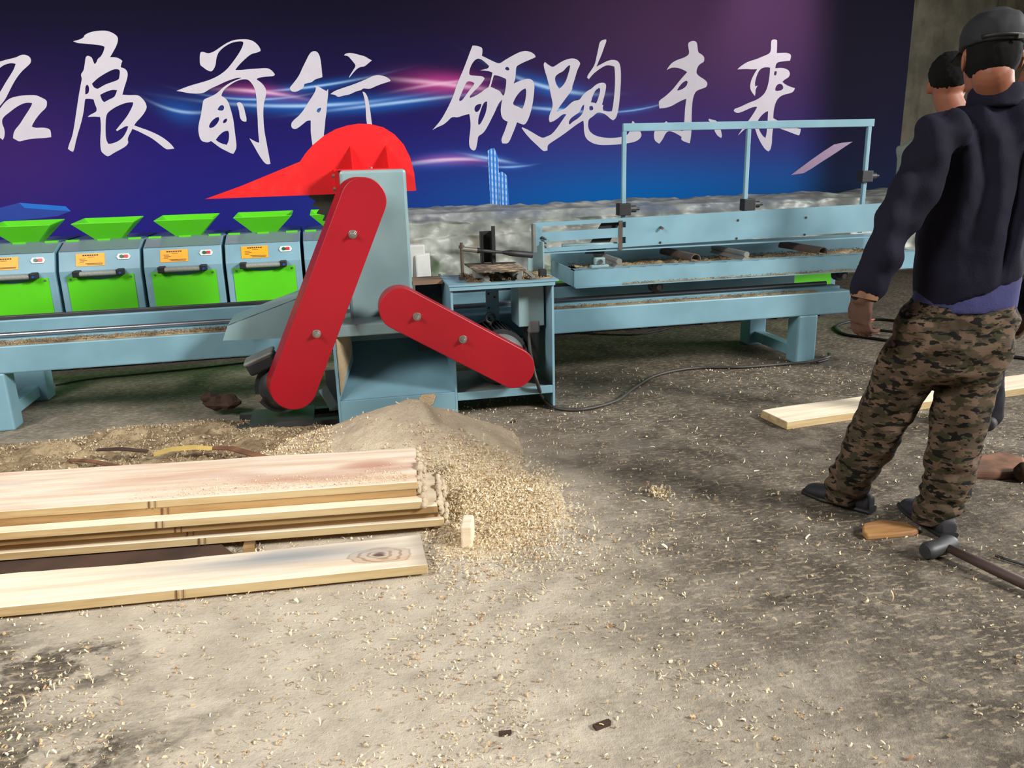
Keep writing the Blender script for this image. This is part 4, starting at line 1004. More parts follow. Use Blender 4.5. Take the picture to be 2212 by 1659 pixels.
def plank(name, right_near, direction, length, w_r, w_l, th, top, edge, label, waney=True, mark=None, group=None, cat='plank', z0=0.0, endcut=0.0):
    """origin at the right end's near lower corner; local -X runs along the plank"""
    rz = math.atan2(-direction[1], -direction[0])
    mb = MB(); n = 40; vs = []
    for i in range(n + 1):
        t = i / n; xx = -length * t; w = w_r + (w_l - w_r) * t
        wob = (noise.noise(V((xx * 2.3, z0 * 31, 3.3))) * .022 + noise.noise(V((xx * 9, z0 * 17, 1.))) * .006) if waney else 0
        near = noise.noise(V((xx * 2, z0 * 50, 9.))) * .002
        sh_ = endcut if i == 0 else 0
        vs += [V((xx, near, 0)), V((xx, near, th)), V((xx - sh_, w + wob, th)), V((xx - sh_, w + wob + .012, 0))]
    for i in range(n):
        a, b = 4 * i, 4 * (i + 1)
        mb.k = 1; mb.f.append([a, a + 1, b + 1, b]); mb.m.append(1)
        mb.f.append([a + 1, a + 2, b + 2, b + 1]); mb.m.append(0)
        mb.f.append([a + 2, a + 3, b + 3, b + 2]); mb.m.append(2)
        mb.f.append([a + 3, a, b, b + 3]); mb.m.append(1)
    mb.f.append([0, 3, 2, 1]); mb.m.append(1); k = 4 * n; mb.f.append([k, k + 1, k + 2, k + 3]); mb.m.append(1)
    mb.v = vs
    if mark is not None:
        for dx, ww in ((0, .005), (.022, .003)):
            mb.k = 3; mb.add([V((mark + dx, -.003, .001)), V((mark + dx + ww, -.003, .001)), V((mark + dx + ww + .003, -.003, th - .001)), V((mark + dx + .003, -.003, th - .001))], [(0, 1, 2, 3)])
    o = mb.build(name, [top, edge, MT['bark'], MT['pencil']], loc=V((right_near[0], right_near[1], z0)), local=True, rotz=rz)
    b = o.modifiers.new('bevel', 'BEVEL'); b.width = .002; b.segments = 1; b.limit_method = 'ANGLE'; b.angle_limit = math.radians(50)
    tag(o, label, cat, group); return o


dirL = (-.9958, .0912)
rows = [(.18, (.212, 2.722), .363, .42, WD[1], MT['edge'], 'broad pale plank with a pink swirl, top of the stacked planks', -.945),
        (.15, (.206, 2.727), .34, .38, WD[0], MT['edge2'], 'brown-edged plank second from the top of the stack', -.90),
        (.12, (.222, 2.678), .34, .40, WD[0], MT['edge'], 'plank third from the top of the stack with a dusty ledge', -.93),
        (.09, (.278, 2.692), .33, .38, WD[0], MT['edge2'], 'plank fourth from the top of the stack with a dark end', -.93),
        (.06, (.280, 2.722), .33, .38, WD[0], MT['edge2'], 'plank fifth from the top of the stack', -.90),
        (.03, (.300, 2.700), .36, .40, WD[0], MT['edge'], 'bottom plank of the stack lying on the sawdusty spacers', -.88)]
for z0_p, rn, wr, wl_, tp, ed, lab, mk in rows:
    plank('sawn_plank', rn, dirL, 3.0, wr, wl_, .0295, tp, ed, lab, mark=mk, group='sawn planks in the stack', z0=z0_p)
plank('sawn_plank', (.203, 2.394), (-.9985, .0555), 3.0, .222, .238, .035, WD[2], MT['edge'], 'single pale plank with a large knot lying in front of the stack', mark=-.80, z0=.012, endcut=.01)
plank('sawn_plank', (4.696, 3.6565), (-.9947, -.1025), 2.6, .22, .215, .042, WD[0], MT['edge'], 'bright plank lying on the floor behind the worker')
sp_ = []
for _ in range(1300):
    a_ = random.random() ** .7; xx = .19 - 1.0 * (1 - a_); yy = 2.735 - .0916 * (xx - .2) + abs(random.gauss(0, .07)); sp_.append((xx, yy, .2095, random.uniform(.2, .5)))
curls('plank_dust', sp_, 'crumbs of sawdust sprinkled on the top plank of the stack', cat='sawdust')
# spacers and slab under the stack
for i, (xx, yy) in enumerate(((-.40, 2.745), (-1.45, 2.85))):
    o = MB().box(xx - .02, xx + .02, yy - .03, yy + .33, 0, .03).build('spacer_block', MT['edge2'], bevel=.003)
    tag(o, ['short wooden spacer under the middle of the plank stack', 'wooden spacer under the left part of the plank stack'][i], 'wood block')
o = MB().prism([V((-2.2, 2.66, 0)), V((-1.0, 2.655, 0)), V((-.46, 2.64, 0)), V((-.45, 2.70, 0)), V((-.50, 2.79, 0)), V((-1.0, 2.86, 0)), V((-2.2, 3.0, 0))], (0, 0, .024)).build('bark_slab', MT['bark'], bevel=.006)
tag(o, 'dark bark slab lying in the gap between the stack and the knotted plank', 'bark slab')
# clumps of dust on the plank ends
mb = MB(); ex_, ey_ = .0912, .9958
for z0_p, rn, wr, *_r in rows:
    for i in range(17):
        t = (i + random.random()) / 17 * wr; r_ = random.uniform(.010, .019)
        if z0_p > .17 and t < .03: continue
        mb.sphere(V((rn[0] + ex_ * t + random.uniform(.002, .012), rn[1] + ey_ * t, z0_p + random.uniform(.008, .030))), r_ * .9, r_ * 1.3, r_, 8)
for v in mb.v: v += V((noise.noise(v * 60), noise.noise(v * 60 + V((5, 0, 0))), noise.noise(v * 60 + V((9, 0, 0))))) * .005
o = mb.build('dust_clumps', MT['heap'], smooth=True); tag(o, 'cream sawdust caked along the right ends of the stacked planks', 'sawdust', kind='stuff')
oc = MB().obox(V((.372, 2.60, .045)), (V((.25, .97, 0)), V((-.97, .25, 0)), Za), (.05, .02, .045)).build('offcut_block', WD[0], bevel=.006)
tag(oc, 'sawdust-covered upright offcut beside the lower plank ends', 'offcut')


def bark_strip(name, pix, z, w, mat, label, cat='bark strip', th=.006):
    pts = [G(a, b, z) for a, b in pix]; mb = MB(); vs = []
    for i, p in enumerate(pts):
        d = (pts[min(i + 1, len(pts) - 1)] - pts[max(0, i - 1)]).normalized(); s_ = V((-d.y, d.x, 0)); ww = w * (.45 + .55 * math.sin(math.pi * (i + .5) / len(pts)))
        lift = .012 * math.sin(i * 1.3)
        vs += [p - s_ * ww + Za * lift, p + s_ * ww + Za * (lift + .004), p + s_ * ww + Za * (lift + .004 + th), p - s_ * ww + Za * (lift + th)]
    n = len(pts); fs = [(0, 1, 2, 3), (4 * n - 4, 4 * n - 1, 4 * n - 2, 4 * n - 3)]
    for i in range(n - 1):
        for k in range(4): fs.append((4 * i + k, 4 * i + (k + 1) % 4, 4 * i + 4 + (k + 1) % 4, 4 * i + 4 + k))
    o = mb.add(vs, fs).build(name, mat, smooth=False); tag(o, label, cat); return o


MT['yel'] = plain('yellow_inner_bark', (206, 176, 100), rough=.6)
MT['bark2'] = plain('red_brown_bark', (120, 82, 58), rough=.8, var=.35)
bark_strip('bark_strip', [(148, 996), (200, 1004), (250, 1012), (300, 1019), (360, 1021), (420, 1010)], .085, .012, MT['bark2'], 'thin curved reddish bark strip behind the left of the plank stack')
bark_strip('bark_strip', [(332, 984), (370, 978), (420, 971), (458, 967)], .11, .020, MT['yel'], 'yellow strip of inner bark on the shavings drift')
bark_strip('bark_strip', [(458, 970), (500, 976), (560, 990), (620, 1000)], .10, .018, MT['bark2'], 'brown bark strip pointing right from the yellow strip')
bark_strip('bark_strip', [(210, 974), (260, 977), (320, 980)], .09, .012, MT['bark'], 'dark bark splinter left of the yellow strip')
bark_strip('bark_strip', [(0, 1026), (80, 1024), (180, 1018), (290, 1012)], .20, .008, MT['bark2'], 'long bark sliver along the back edge of the stack') if False else None
mb = MB(); c = G(480, 872, .07)
mb.sphere(c + Za * .01, .115, .055, .045, 18, (V((.94, -.34, 0)), V((.34, .94, 0)), Za)).sphere(c + V((-.06, .02, .035)), .055, .04, .03, 14)
for v in mb.v: v += (v - c).normalized() * (noise.fractal(v * 22, 1., 2., 3) * .022)
o = mb.build('bark_chunk', MT['bark']); tag(o, 'dark chunk of bark on the drift left of the tall red guard', 'bark chunk')

# right-hand offcuts, bark and hammer
mb = MB()
pts = [G(a, b, 0) for a, b in [(1862, 1142), (1900, 1133), (1955, 1138), (1985, 1154), (1970, 1160), (1872, 1168), (1862, 1158)]]
mb.prism(pts, (0, 0, .022)); o = mb.build('wood_offcut', wood('tan_offcut', (176, 132, 82), (140, 96, 56)), bevel=.006); tag(o, 'flat tan split offcut on the floor beside the hammer head', 'offcut')
mb = MB(); pts = [G(a, b, 0) for a, b in [(2096, 1036), (2118, 1000), (2170, 992), (2215, 1004), (2222, 1034), (2160, 1038)]]
mb.prism(pts, (.0, .01, .035)); o = mb.build('bark_piece', MT['bark2'], bevel=.012); tag(o, 'reddish curved bark piece right of the worker', 'bark piece')
mb = MB(); c = G(2215, 1020, 0.04)
mb.sphere(c, .05, .04, .045, 10); o = mb.build('bark_lump', MT['bark'], smooth=True); tag(o, 'dark bark lump at the right picture edge', 'bark lump')
hm = empty('sledge_hammer', G(2030, 1190, 0)); tag(hm, 'sledge hammer with a grey steel head and dark handle on the floor', 'hammer')
h0, h1 = G(1998, 1192, .03), G(2058, 1172, .035)
MB().tube([h0, h0.lerp(h1, .12), h0.lerp(h1, .5), h0.lerp(h1, .88), h1], [.024, .031, .027, .031, .025], 14).build('hammer_head', MT['dark'], hm, smooth=True, angle=40)
ha, hb_ = G(2040, 1180, .035), G(2330, 1316, .02)
MB().tube([ha, ha.lerp(hb_, .3), hb_], [.014, .017, .018], 12).build('handle', plain('dark_wood_handle', (74, 56, 50), rough=.6), hm, smooth=True)
mb = MB().tube([G(2150, 1200, .008), G(2180, 1210, .008), G(2240, 1228, .008)], .005, 8); o = mb.build('iron_rod', MT['dark'], smooth=True); tag(o, 'thin dark rod on the floor behind the hammer handle', 'rod')

for px, py, L, rz_, lab in ((1300, 1566, .030, .25, 'dark bark chip on the floor, nearest the bottom picture edge'), (1090, 1584, .020, -.1, 'small black chip on the dusty floor left of the larger bark chip'), (1110, 911, .028, .6, 'black bark chip on the floor in front of the cabinet'), (1755, 785, .02, .2, 'tiny dark chip on the floor behind the worker')):
    c = G(px, py, .004); a_ = V((math.cos(rz_), math.sin(rz_), 0)); b_ = V((-a_.y, a_.x, 0))
    o = MB().obox(c, (a_, b_, Za), (L * .7, L * .28, .004)).obox(c + a_ * L * .5 + b_ * .003, (a_, b_, Za), (L * .35, L * .18, .003)).build('bark_chip', MT['bark']); tag(o, lab, 'bark chip')
c = G(1418, 1068, 0); sp_ = [(c.x + random.gauss(0, .022), c.y + random.gauss(0, .03), random.uniform(0, .018), random.uniform(.7, 1.3)) for _ in range(140)]
curls('shaving_tuft', sp_, 'loose tuft of pale shavings on the bare floor left of the worker')

# ------------------------------------------------------------------ cables
def spline(pts, n=10):
    pts = [V(p) for p in pts]; out = []
    for i in range(len(pts) - 1):
        p0, p1, p2, p3 = pts[max(i - 1, 0)], pts[i], pts[i + 1], pts[min(i + 2, len(pts) - 1)]
        for k in range(n):
            t = k / n; out.append(.5 * ((2 * p1) + (p2 - p0) * t + (2 * p0 - 5 * p1 + 4 * p2 - p3) * t * t + (3 * p1 - p0 - 3 * p2 + p3) * t ** 3))
    return out + [pts[-1]]


def cable(pts, r, label, mat=None):
    o = MB().tube(spline(pts), r, 8).build('power_cable', mat or MT['cable'], smooth=True); tag(o, label, 'cable'); return o


cable([V((1.0, 4.2, .47)), P(1143, 740, 4.14), P(1151, 790, 4.03), P(1160, 825, 3.99), G(1175, 862, .05), G(1205, 882, .012), G(1260, 884, .012), G(1330, 866, .012), G(1370, 838, .012), G(1420, 810, .012), G(1500, 795, .012), G(1600, 793, .012), G(1700, 786, .012), V((2.90, 4.46, .03)), V((3.05, 4.47, .05)), G(1790, 764, .02), G(1788, 775, .012), G(1765, 782, .012)], .0095, 'thick grey cable running from the right motor along the floor')
cable([G(120, 832, .008), G(200, 818, .008), G(300, 808, .008), G(420, 796, .008), G(560, 780, .008)], .006, 'thin black cable on the floor under the left bed', MT['black'])
cable([G(1960, 742, .01), G(1880, 730, .01), G(1825, 722, .01), G(1806, 706, .01), G(1840, 694, .01), G(1900, 690, .01), G(1980, 700, .01), G(2010, 716, .012)], .011, 'loose black cable loop on the floor beside the worker', MT['black'])
cable([G(1850, 700, .03), G(1890, 712, .03), G(1960, 718, .03), G(2010, 712, .03)], .011, 'short black cable lying across the loop', MT['black'])
cable([G(2150, 768, .01), G(2180, 770, .01), G(2230, 776, .01)], .012, 'black cable behind the worker at the right picture edge', MT['black'])
cable([G(1210, 716, .008), G(1300, 722, .008), G(1380, 722, .008), G(1450, 708, .008)], .006, 'thin dark cable on the floor behind the right bed', MT['black'])

# ------------------------------------------------------------------ people
MT['skin'] = paint('skin', (146, 90, 66), rough=.55, var=.06, spec=.35)
MT['hair'] = plain('black_hair', (20, 18, 18), rough=.9, spec=.15)
MT['capm'] = plain('dark_cap_cloth', (30, 31, 33), rough=.8)
MT['glove'] = plain('brown_work_glove', (92, 64, 50), rough=.85, var=.2)
MT['shoe'] = plain('dark_shoe', (40, 38, 42), rough=.7)


def cloth(name, c, sc=30):
    m = Mat(name); a = m.noise(6, 4, stretch=(1, 1, .6)); b = m.noise(240, 2); c = lin(c)
    return m.out(m.mix(a.sstep(.3, .7), tuple(v * .8 for v in c), tuple(v * 1.15 for v in c)), rough=.85, spec=.2, bump=a * 1.5 + b * .15, bstr=.5, bdist=.012)


MT['jacket'] = cloth('navy_jacket', (24, 23, 37)); MT['lithem'] = cloth('lit_hem_cloth', (66, 66, 108)); MT['teal'] = cloth('grey_green_cloth', (116, 126, 118)); MT['darkcloth'] = cloth('dark_cloth', (36, 34, 38))
m = Mat('camouflage_cloth'); a = m.noise(13, 3, stretch=(1, 1, 1.9)); b = m.noise(17, 3, stretch=(1.1, 1.1, 2.3), rough=.6); c_ = m.noise(25, 2, stretch=(.9, .9, 2.2)); w_ = m.noise(7, 3)
col = m.mix(a.sstep(.47, .50), lin((76, 64, 50)), lin((100, 81, 65))); col = m.mix(b.sstep(.53, .555), col, lin((58, 55, 38))); col = m.mix(c_.sstep(.56, .58), col, lin((26, 24, 20)))
MT['camo'] = m.out(col, rough=.85, spec=.15, bump=w_, bstr=.6, bdist=.02)


def head_mesh(mb, c, f, s=1.0):
    """skull, jaw, nose and ears around centre c facing f"""
    f = V(f).normalized(); r = f.cross(Za).normalized(); u = r.cross(f).normalized()
    mb.sphere(c + u * .025 * s, .077 * s, .096 * s, .105 * s, 20, (r, f, u))
    mb.loft([(c - u * .105 * s + f * .045 * s, r, f, .030 * s, .032 * s), (c - u * .085 * s + f * .035 * s, r, f, .052 * s, .055 * s), (c - u * .03 * s + f * .02 * s, r, f, .068 * s, .072 * s), (c + u * .03 * s + f * .01 * s, r, f, .070 * s, .08 * s)], 20)
    mb.loft([(c + u * .02 * s + f * .09 * s, r, u, .007 * s, .01 * s), (c - u * .005 * s + f * .107 * s, r, u, .011 * s, .012 * s), (c - u * .025 * s + f * .098 * s, r, u, .015 * s, .01 * s)], 8)
    mb.sphere(c - u * .058 * s + f * .088 * s, .022 * s, .010 * s, .009 * s, 10, (r, f, u))
    for sx in (-1, 1):
        mb.sphere(c + r * (.079 * s * sx) - f * .008 * s - u * .005 * s, .010 * s, .021 * s, .034 * s, 12, ((r * .8 - f * .6 * sx * .6).normalized(), (f + r * sx * -.3).normalized(), u))
        mb.sphere(c + r * (.032 * s * sx) + f * .083 * s + u * .022 * s, .012 * s, .008 * s, .008 * s, 10, (r, f, u))
    return r, f, u


def hand_mesh(mb, wrist, d, pn, s=1.0, thumb=1, curl=.35):
    """palm and five fingers; d points to the fingers, pn is the palm normal"""
    d = V(d).normalized(); pn = V(pn); pn = (pn - d * pn.dot(d)).normalized(); sd_ = d.cross(pn) * thumb
    mb.loft([(wrist - d * .01, sd_, pn, .027 * s, .020 * s), (wrist + d * .02 * s, sd_, pn, .034 * s, .019 * s), (wrist + d * .06 * s, sd_, pn, .043 * s, .017 * s), (wrist + d * .092 * s, sd_, pn, .041 * s, .014 * s)], 16)
    for i, (o_, L) in enumerate(((.031, .070), (.010, .080), (-.011, .074), (-.031, .058))):
        b = wrist + d * .086 * s + sd_ * o_ * s; dd = (d + sd_ * o_ * 1.2).normalized(); cu = curl * (1 + .25 * i)
        p1 = b + (dd * math.cos(cu * .5) + pn * math.sin(cu * .5)) * L * .42 * s; p2 = p1 + (dd * math.cos(cu * 1.3) + pn * math.sin(cu * 1.3)) * L * .33 * s; p3 = p2 + (dd * math.cos(cu * 2) + pn * math.sin(cu * 2)) * L * .25 * s
        mb.limb([b, p1, p2, p3], [.0095 * s, .0088 * s, .008 * s, .007 * s], 10)
    b = wrist + d * .03 * s + sd_ * .03 * s
    mb.limb([b, b + (sd_ * .6 + d * .7 + pn * .2).normalized() * .038 * s, b + (sd_ * .6 + d * .7 + pn * .2).normalized() * .038 * s + (d + sd_ * .2 + pn * .3).normalized() * .032 * s], [.013 * s, .0105 * s, .009 * s], 10)


# --- the worker, seen from behind
wk = empty('person', G(1900, 1118, 0))
tag(wk, 'person in a dark cap, navy jacket and camouflage trousers standing with back to the camera', 'person')
YW = 2.30
FD = V((.42, .90, 0)).normalized(); RD = FD.cross(Za).normalized()
hc = P(2140, 128, YW)
body = MB(); hr, hf, hu = head_mesh(body, hc, FD + V((0, 0, -.12)), 1.0)
nb = P(2150, 250, YW)
body.limb([hc - hu * .05 - hf * .03, hc.lerp(nb, .6) - hf * .01, nb], [.058, .056, .045])
hipc = P(2075, 660, YW)
body.loft([(nb - Za * .02, RD, FD, .07, .045), (P(2135, 330, YW), RD, FD, .14, .075), (P(2105, 480, YW), RD, FD, .12, .085), (hipc, RD, FD, .13, .09), (P(2060, 720, YW), RD, FD, .12, .08)], 20)
LA = [P(2030, 292, YW - .03), P(1952, 445, YW - .05), P(1905, 560, YW - .04), P(1866, 640, YW - .02)]
RA = [P(2278, 300, YW + .08), P(2300, 450, YW + .07), P(2258, 590, YW + .10), P(2222, 665, YW + .12)]
body.limb(LA, [.05, .04, .036, .03]); body.limb(RA, [.05, .04, .036, .03])
footL, footR = V((1.815, 2.545, 0)), V((1.985, 2.27, 0))
LL = [P(2020, 700, YW + .02), P(1935, 860, YW + .09), P(1860, 985, YW + .17), footL + V((.03, -.02, .09))]
RL = [P(2120, 700, YW), P(2085, 880, YW - .03), P(2060, 1010, YW - .05), footR + V((.06, -.0, .09))]
body.limb(LL, [.07, .05, .045, .04]); body.limb(RL, [.07, .05, .045, .04])
hand_mesh(body, LA[3] + Za * .012, (V((-.02, .05, -1))), RD * .85 + FD * .5, .78, -1, .55)
hand_mesh(body, RA[3], (V((-.25, .05, -1))), -RD, .74, 1, .4)
remesh('body', body, MT['skin'], wk, .0055, None, 2)
# hair on the nape and sides, cap
hb2 = MB()
hb2.sphere(hc + hu * .012 - hf * .014, .081, .088, .098, 20, (hr, hf, hu))
cutb = hc - hu * .075
remesh('hair', hb2, MT['hair'], wk, .008, lambda p, n: (noise.noise(p * 90) * .003 if (p - hc).dot(hf) < .03 else -.03), 2)
cp = MB(); rings = []
for t, k in ((0, 1.0), (.35, 1.01), (.6, .94), (.8, .74), (.93, .46), (1, .12)):
    rings.append((hc + hu * (.035 + .112 * t) - hf * (.002 + .006 * t), hr, hf, .090 * k, .108 * k))
cp.loft(rings, 28)
def capd(p, n): return noise.noise(p * 30) * .003
cap = remesh('cap', cp, MT['capm'], wk, .006, capd, 4)
br = MB(); vs = []
for i in range(13):
    a = math.radians(-62 + 124 * i / 12); d_ = hf * math.cos(a) + hr * math.sin(a)
    p_in = hc + hu * .04 + hr * (math.sin(a) * .087) + hf * (math.cos(a) * .100); p_out = p_in + hf * (.075 * math.cos(a) ** .6) + hr * (.012 * math.sin(a)) - hu * .022
    vs += [p_in, p_out, p_out - hu * .004, p_in - hu * .004]
fs = []
for i in range(12):
    for k in range(4): fs.append((4 * i + k, 4 * i + (k + 1) % 4, 4 * i + 4 + (k + 1) % 4, 4 * i + 4 + k))
br.add(vs, fs).build('cap_brim', MT['capm'], cap, smooth=True)
stp = MB(); sv = []
for i in range(9):
    a = math.radians(180 - 38 + 76 * i / 8); p = hc + hu * .048 + hr * (math.sin(a) * .0925) + hf * (math.cos(a) * .111); sv.append(p)
stp.tube(sv, .006, 6).build('cap_strap', MT['black'], cap, smooth=True)
q = hc + hu * .040 + hr * .045 - hf * .103; MB().obox(q, (hr, hu, hf), (.007, .006, .003)).build('cap_buckle', MT['zinc'], cap)

# jacket
jk = MB()


def ringpx(px, py, hwpx, dep, Y=YW, tilt=0.0):
    c = P(px, py, Y); s_ = hwpx / 668.0
    return (c, (RD + Za * tilt).normalized(), FD, s_, dep)


jk.loft([ringpx(2090, 628, 112, .130, YW, .42), ringpx(2090, 590, 112, .130, YW, .32), ringpx(2098, 520, 112, .125, YW, .1), ringpx(2110, 440, 112, .122), ringpx(2125, 360, 128, .118), ringpx(2138, 300, 146, .112), ringpx(2144, 268, 146, .095), ringpx(2147, 245, 118, .08), ringpx(2149, 222, 66, .066)], 36, 2.5)
jk.limb([P(2040, 285, YW - .02)] + [LA[0] + V((-.008, 0, 0)), LA[0].lerp(LA[1], .5), LA[1], LA[2], LA[3] + V((.005, 0, .02))], [.070, .074, .072, .068, .060, .050], 24)
jk.limb([P(2270, 295, YW + .06), RA[0], RA[0].lerp(RA[1], .5), RA[1], RA[2], RA[3] + V((.0, 0, .02))], [.075, .078, .072, .066, .058, .050], 24)


def jd(p, n):
    k = noise.fractal(V((p.x * 9, p.y * 9, p.z * 5)), 1., 2., 3) * .014
    rx = (p - hipc).dot(RD)
    k += .014 * math.sin((rx * 60) + 5 * noise.noise(V((0, p.x * 4, p.z * 3)))) * max(0, min(1, (p.z - .85) / .3)) * (1 if n.y < 0 else .3) * .7
    k -= .026 * math.exp(-((rx - .085 - .10 * (p.z - 1.0)) / .014) ** 2) * (1 if n.y < 0 and p.z < 1.36 else 0)
    k += .006 * math.sin(p.z * 55 + p.x * 20) * max(0, min(1, (1.0 - p.x * .0 - abs(rx + .26) * 6)))
    return k * max(.15, min(1, (p.z - .86) / .14)) if rx > -.16 else k


jo = remesh('jacket', jk, MT['jacket'], wk, .011, jd, 3)
co = MB(); rings = []
for t, e in ((0, .080), (.4, .077), (1, .073)):
    rings.append((P(2148, 232, YW) + Za * (.072 * t) - FD * (.004), RD, FD, e + .006, e))
co.loft(rings, 28)
remesh('jacket_collar', co, MT['jacket'], jo, .008, lambda p, n: noise.noise(p * 25) * .004, 2)
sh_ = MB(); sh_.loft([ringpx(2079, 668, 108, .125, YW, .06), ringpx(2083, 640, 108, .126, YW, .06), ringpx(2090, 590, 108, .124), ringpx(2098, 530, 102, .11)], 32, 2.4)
remesh('lit_hem_patch', sh_, MT['lithem'], wk, .011, lambda p, n: noise.fractal(p * 9, 1., 2., 3) * .003 - .004, 2)  # sunlit part of the jacket hem, its light put into a paler blue piece
# trousers
tr = MB()
tr.loft([ringpx(2088, 615, 98, .10), ringpx(2070, 680, 118, .125), ringpx(2060, 730, 122, .135), ringpx(2052, 790, 118, .13), ringpx(2048, 815, 90, .10)], 30, 2.3)


def legring(px, py, Y, hw, dep=None):
    c = P(px, py, Y); return (c, RD, FD, hw / 668., dep or hw / 668. * 1.1)


tr.loft([legring(2000, 690, YW + .02, 58), legring(1962, 790, YW + .06, 72), legring(1925, 870, YW + .10, 66), legring(1885, 950, YW + .145, 60), legring(1850, 1010, YW + .18, 56), legring(1822, 1062, YW + .215, 46), legring(1818, 1082, YW + .225, 40)], 26)
tr.loft([legring(2130, 690, YW, 56), legring(2098, 790, YW - .01, 68), legring(2080, 870, YW - .02, 62), legring(2062, 950, YW - .03, 58), legring(2048, 1030, YW - .035, 54), legring(2022, 1095, YW - .035, 52), legring(2002, 1125, YW - .03, 42)], 26)


def td(p, n):
    k = noise.fractal(V((p.x * 8, p.y * 8, p.z * 12)), 1., 2., 3) * .012
    low = max(0, min(1, (.42 - p.z) / .3)); k += .006 * math.sin(p.z * 95 + 6 * noise.noise(p * 7)) * low
    k += .005 * math.sin((p.x * .7 - p.z) * 60) * max(0, min(1, (p.z - .5) / .2))
    return k


remesh('trousers', tr, MT['camo'], wk, .010, td, 2)


def shoe(c, d):
    d = V(d).normalized(); s_ = d.cross(Za)
    sb = MB().loft([(c - d * .085 + Za * .035, s_, Za, .032, .033), (c - d * .05 + Za * .045, s_, Za, .040, .043), (c + d * .02 + Za * .042, s_, Za, .044, .040), (c + d * .10 + Za * .032, s_, Za, .048, .030), (c + d * .155 + Za * .027, s_, Za, .040, .024), (c + d * .18 + Za * .022, s_, Za, .02, .016)], 18)
    o = remesh('shoe', sb, MT['shoe'], wk, .008, None, 2)
    MB().loft([(c + Za * .012 - d * .09, s_, Za, .035, .012), (c + Za * .012, s_, Za, .044, .012), (c + Za * .012 + d * .10, s_, Za, .050, .012), (c + Za * .012 + d * .185, s_, Za, .03, .012)], 16, 3).build('sole', MT['black'], o)


shoe(footL + V((.045, -.03, 0)), V((-.50, .87, 0))); shoe(footR + V((.05, .0, 0)), V((.10, 1, 0)))
gv = MB(); hand_mesh(gv, RA[3], (V((-.25, .05, -1))), -RD, .98, 1, .4)
remesh('work_glove', gv, MT['glove'], wk, .0055, lambda p, n: noise.noise(p * 60) * .0015, 2)
gv = MB(); hand_mesh(gv, LA[3] + Za * .012, (V((-.02, .05, -1))), RD * .85 + FD * .5, 1.10, -1, .55)
gv.limb([LA[3] + V((.008, 0, .035)), LA[3]], [.047, .038])
go = remesh('work_glove', gv, MT['glove'], wk, .0055, lambda p, n: noise.noise(p * 60) * .0015, 2)
MB().tube([LA[3] + V((.008, 0, .034)), LA[3] + V((.004, 0, .012)), LA[3] + V((.0, 0, -.006))], [.046, .047, .043], 18).build('glove_cuff', plain('tan_cuff', (132, 94, 68), rough=.85), go, smooth=True, angle=50)


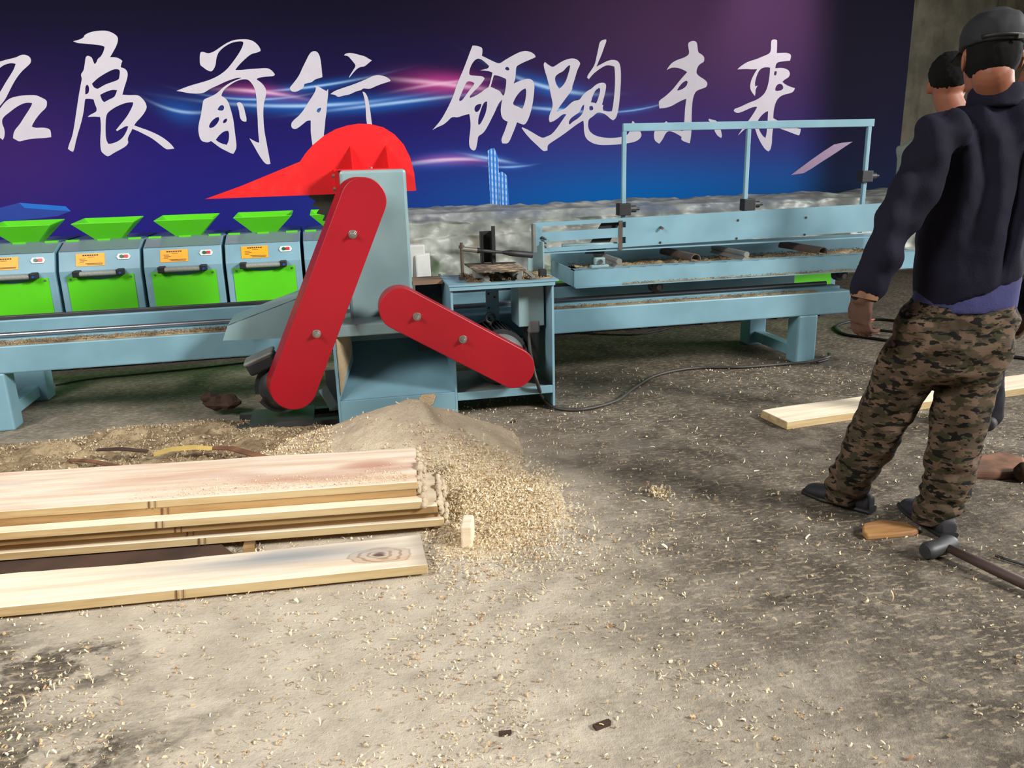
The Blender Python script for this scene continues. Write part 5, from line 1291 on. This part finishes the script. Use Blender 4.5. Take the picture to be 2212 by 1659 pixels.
def bystander(hpx, hpy, Y, fdir, feet, label, top, trous, s=1.0, shift=0.0):
    hc_ = P(hpx, hpy, Y); f_ = V(fdir).normalized(); r_ = f_.cross(Za).normalized(); ft = V(feet)
    root = empty('person', ft); tag(root, label, 'person')
    nb_ = hc_ - Za * .17 - f_ * .01 + r_ * shift; hip = V((ft.x * .6 + hc_.x * .4, ft.y * .6 + hc_.y * .4, .92)); bd = MB(); head_mesh(bd, hc_, f_, s)
    bd.limb([hc_ - Za * .05 - f_ * .02, nb_], [.054, .06])
    sh1, sh2 = nb_ - r_ * .17 - Za * .08, nb_ + r_ * .17 - Za * .08
    el1, el2 = sh1 + r_ * .015 - Za * .28, sh2 - r_ * .015 - Za * .28; w1, w2 = el1 + f_ * .22 - Za * .08 + r_ * .08, el2 + f_ * .22 - Za * .08 - r_ * .08
    bd.loft([(nb_, r_, f_, .08, .06), (nb_ - Za * .15, r_, f_, .15, .08), (hip + Za * .2, r_, f_, .12, .08), (hip - Za * .05, r_, f_, .12, .08)], 18)
    bd.limb([sh1, el1, w1], [.034, .030, .026]); bd.limb([sh2, el2, w2], [.034, .030, .026])
    l1, l2 = ft - r_ * .085, ft + r_ * .085
    bd.limb([hip - r_ * .08, (hip - r_ * .09).lerp(l1, .5), l1 + Za * .06], [.07, .05, .04]); bd.limb([hip + r_ * .08, (hip + r_ * .09).lerp(l2, .5), l2 + Za * .06], [.07, .05, .04])
    hand_mesh(bd, w1, f_ - Za * .4, r_, 1, -1); hand_mesh(bd, w2, f_ - Za * .4, -r_, 1, 1)
    remesh('body', bd, MT['skin'], root, .007, None, 2)
    h_ = MB().sphere(hc_ + Za * .048 - f_ * .016, .082, .098, .088, 20, (r_, f_, Za))
    remesh('hair', h_, MT['hair'], root, .008, lambda p, n: noise.noise(p * 80) * .004, 1)
    t_ = MB(); t_.loft([(hip - Za * .12, r_, f_, .17, .12), (hip + Za * .1, r_, f_, .165, .12), (nb_ - Za * .22, r_, f_, .165, .12), (nb_ - Za * .09, r_, f_, .17, .10), (nb_ - Za * .03, r_, f_, .12, .075), (nb_ + Za * .01, r_, f_, .07, .065)], 30, 2.4)
    t_.limb([sh1 + r_ * .02, sh1 - r_ * .015, el1, w1 + Za * .02], [.058, .060, .054, .045]); t_.limb([sh2 - r_ * .02, sh2 + r_ * .015, el2, w2 + Za * .02], [.058, .060, .054, .045])
    remesh('jacket', t_, top, root, .012, lambda p, n: noise.fractal(p * 8, 1., 2., 3) * .012, 2)
    q_ = MB(); q_.loft([(hip + Za * .05, r_, f_, .145, .11), (hip - Za * .10, r_, f_, .16, .12), (hip - Za * .16, r_, f_, .13, .1)], 24)
    for sg, l_ in ((-1, l1), (1, l2)): q_.limb([hip + r_ * .08 * sg - Za * .05, (hip + r_ * .09 * sg).lerp(l_, .5), l_ + Za * .07], [.085, .07, .058])
    remesh('trousers', q_, trous, root, .012, lambda p, n: noise.fractal(p * 9, 1., 2., 3) * .010, 2)
    for l_ in (l1, l2):
        s1_ = MB().loft([(l_ - f_ * .08 + Za * .035, r_, Za, .03, .034), (l_ + Za * .045, r_, Za, .042, .044), (l_ + f_ * .1 + Za * .032, r_, Za, .045, .031), (l_ + f_ * .17 + Za * .022, r_, Za, .025, .02)], 14)
        remesh('shoe', s1_, MT['shoe'], root, .010, None, 2)
    return root


bystander(2050, 184, 3.15, (.75, .7, 0), (3.0, 3.2, 0), 'person with short black hair and grey-green top half hidden behind the capped worker', MT['teal'], MT['darkcloth'], .95, .06)
bystander(2243, 180, 3.75, (-.3, 1, 0), (3.60, 3.85, 0), 'person with dark hair and dark clothes at the right picture edge', MT['darkcloth'], MT['darkcloth'], 1.0)
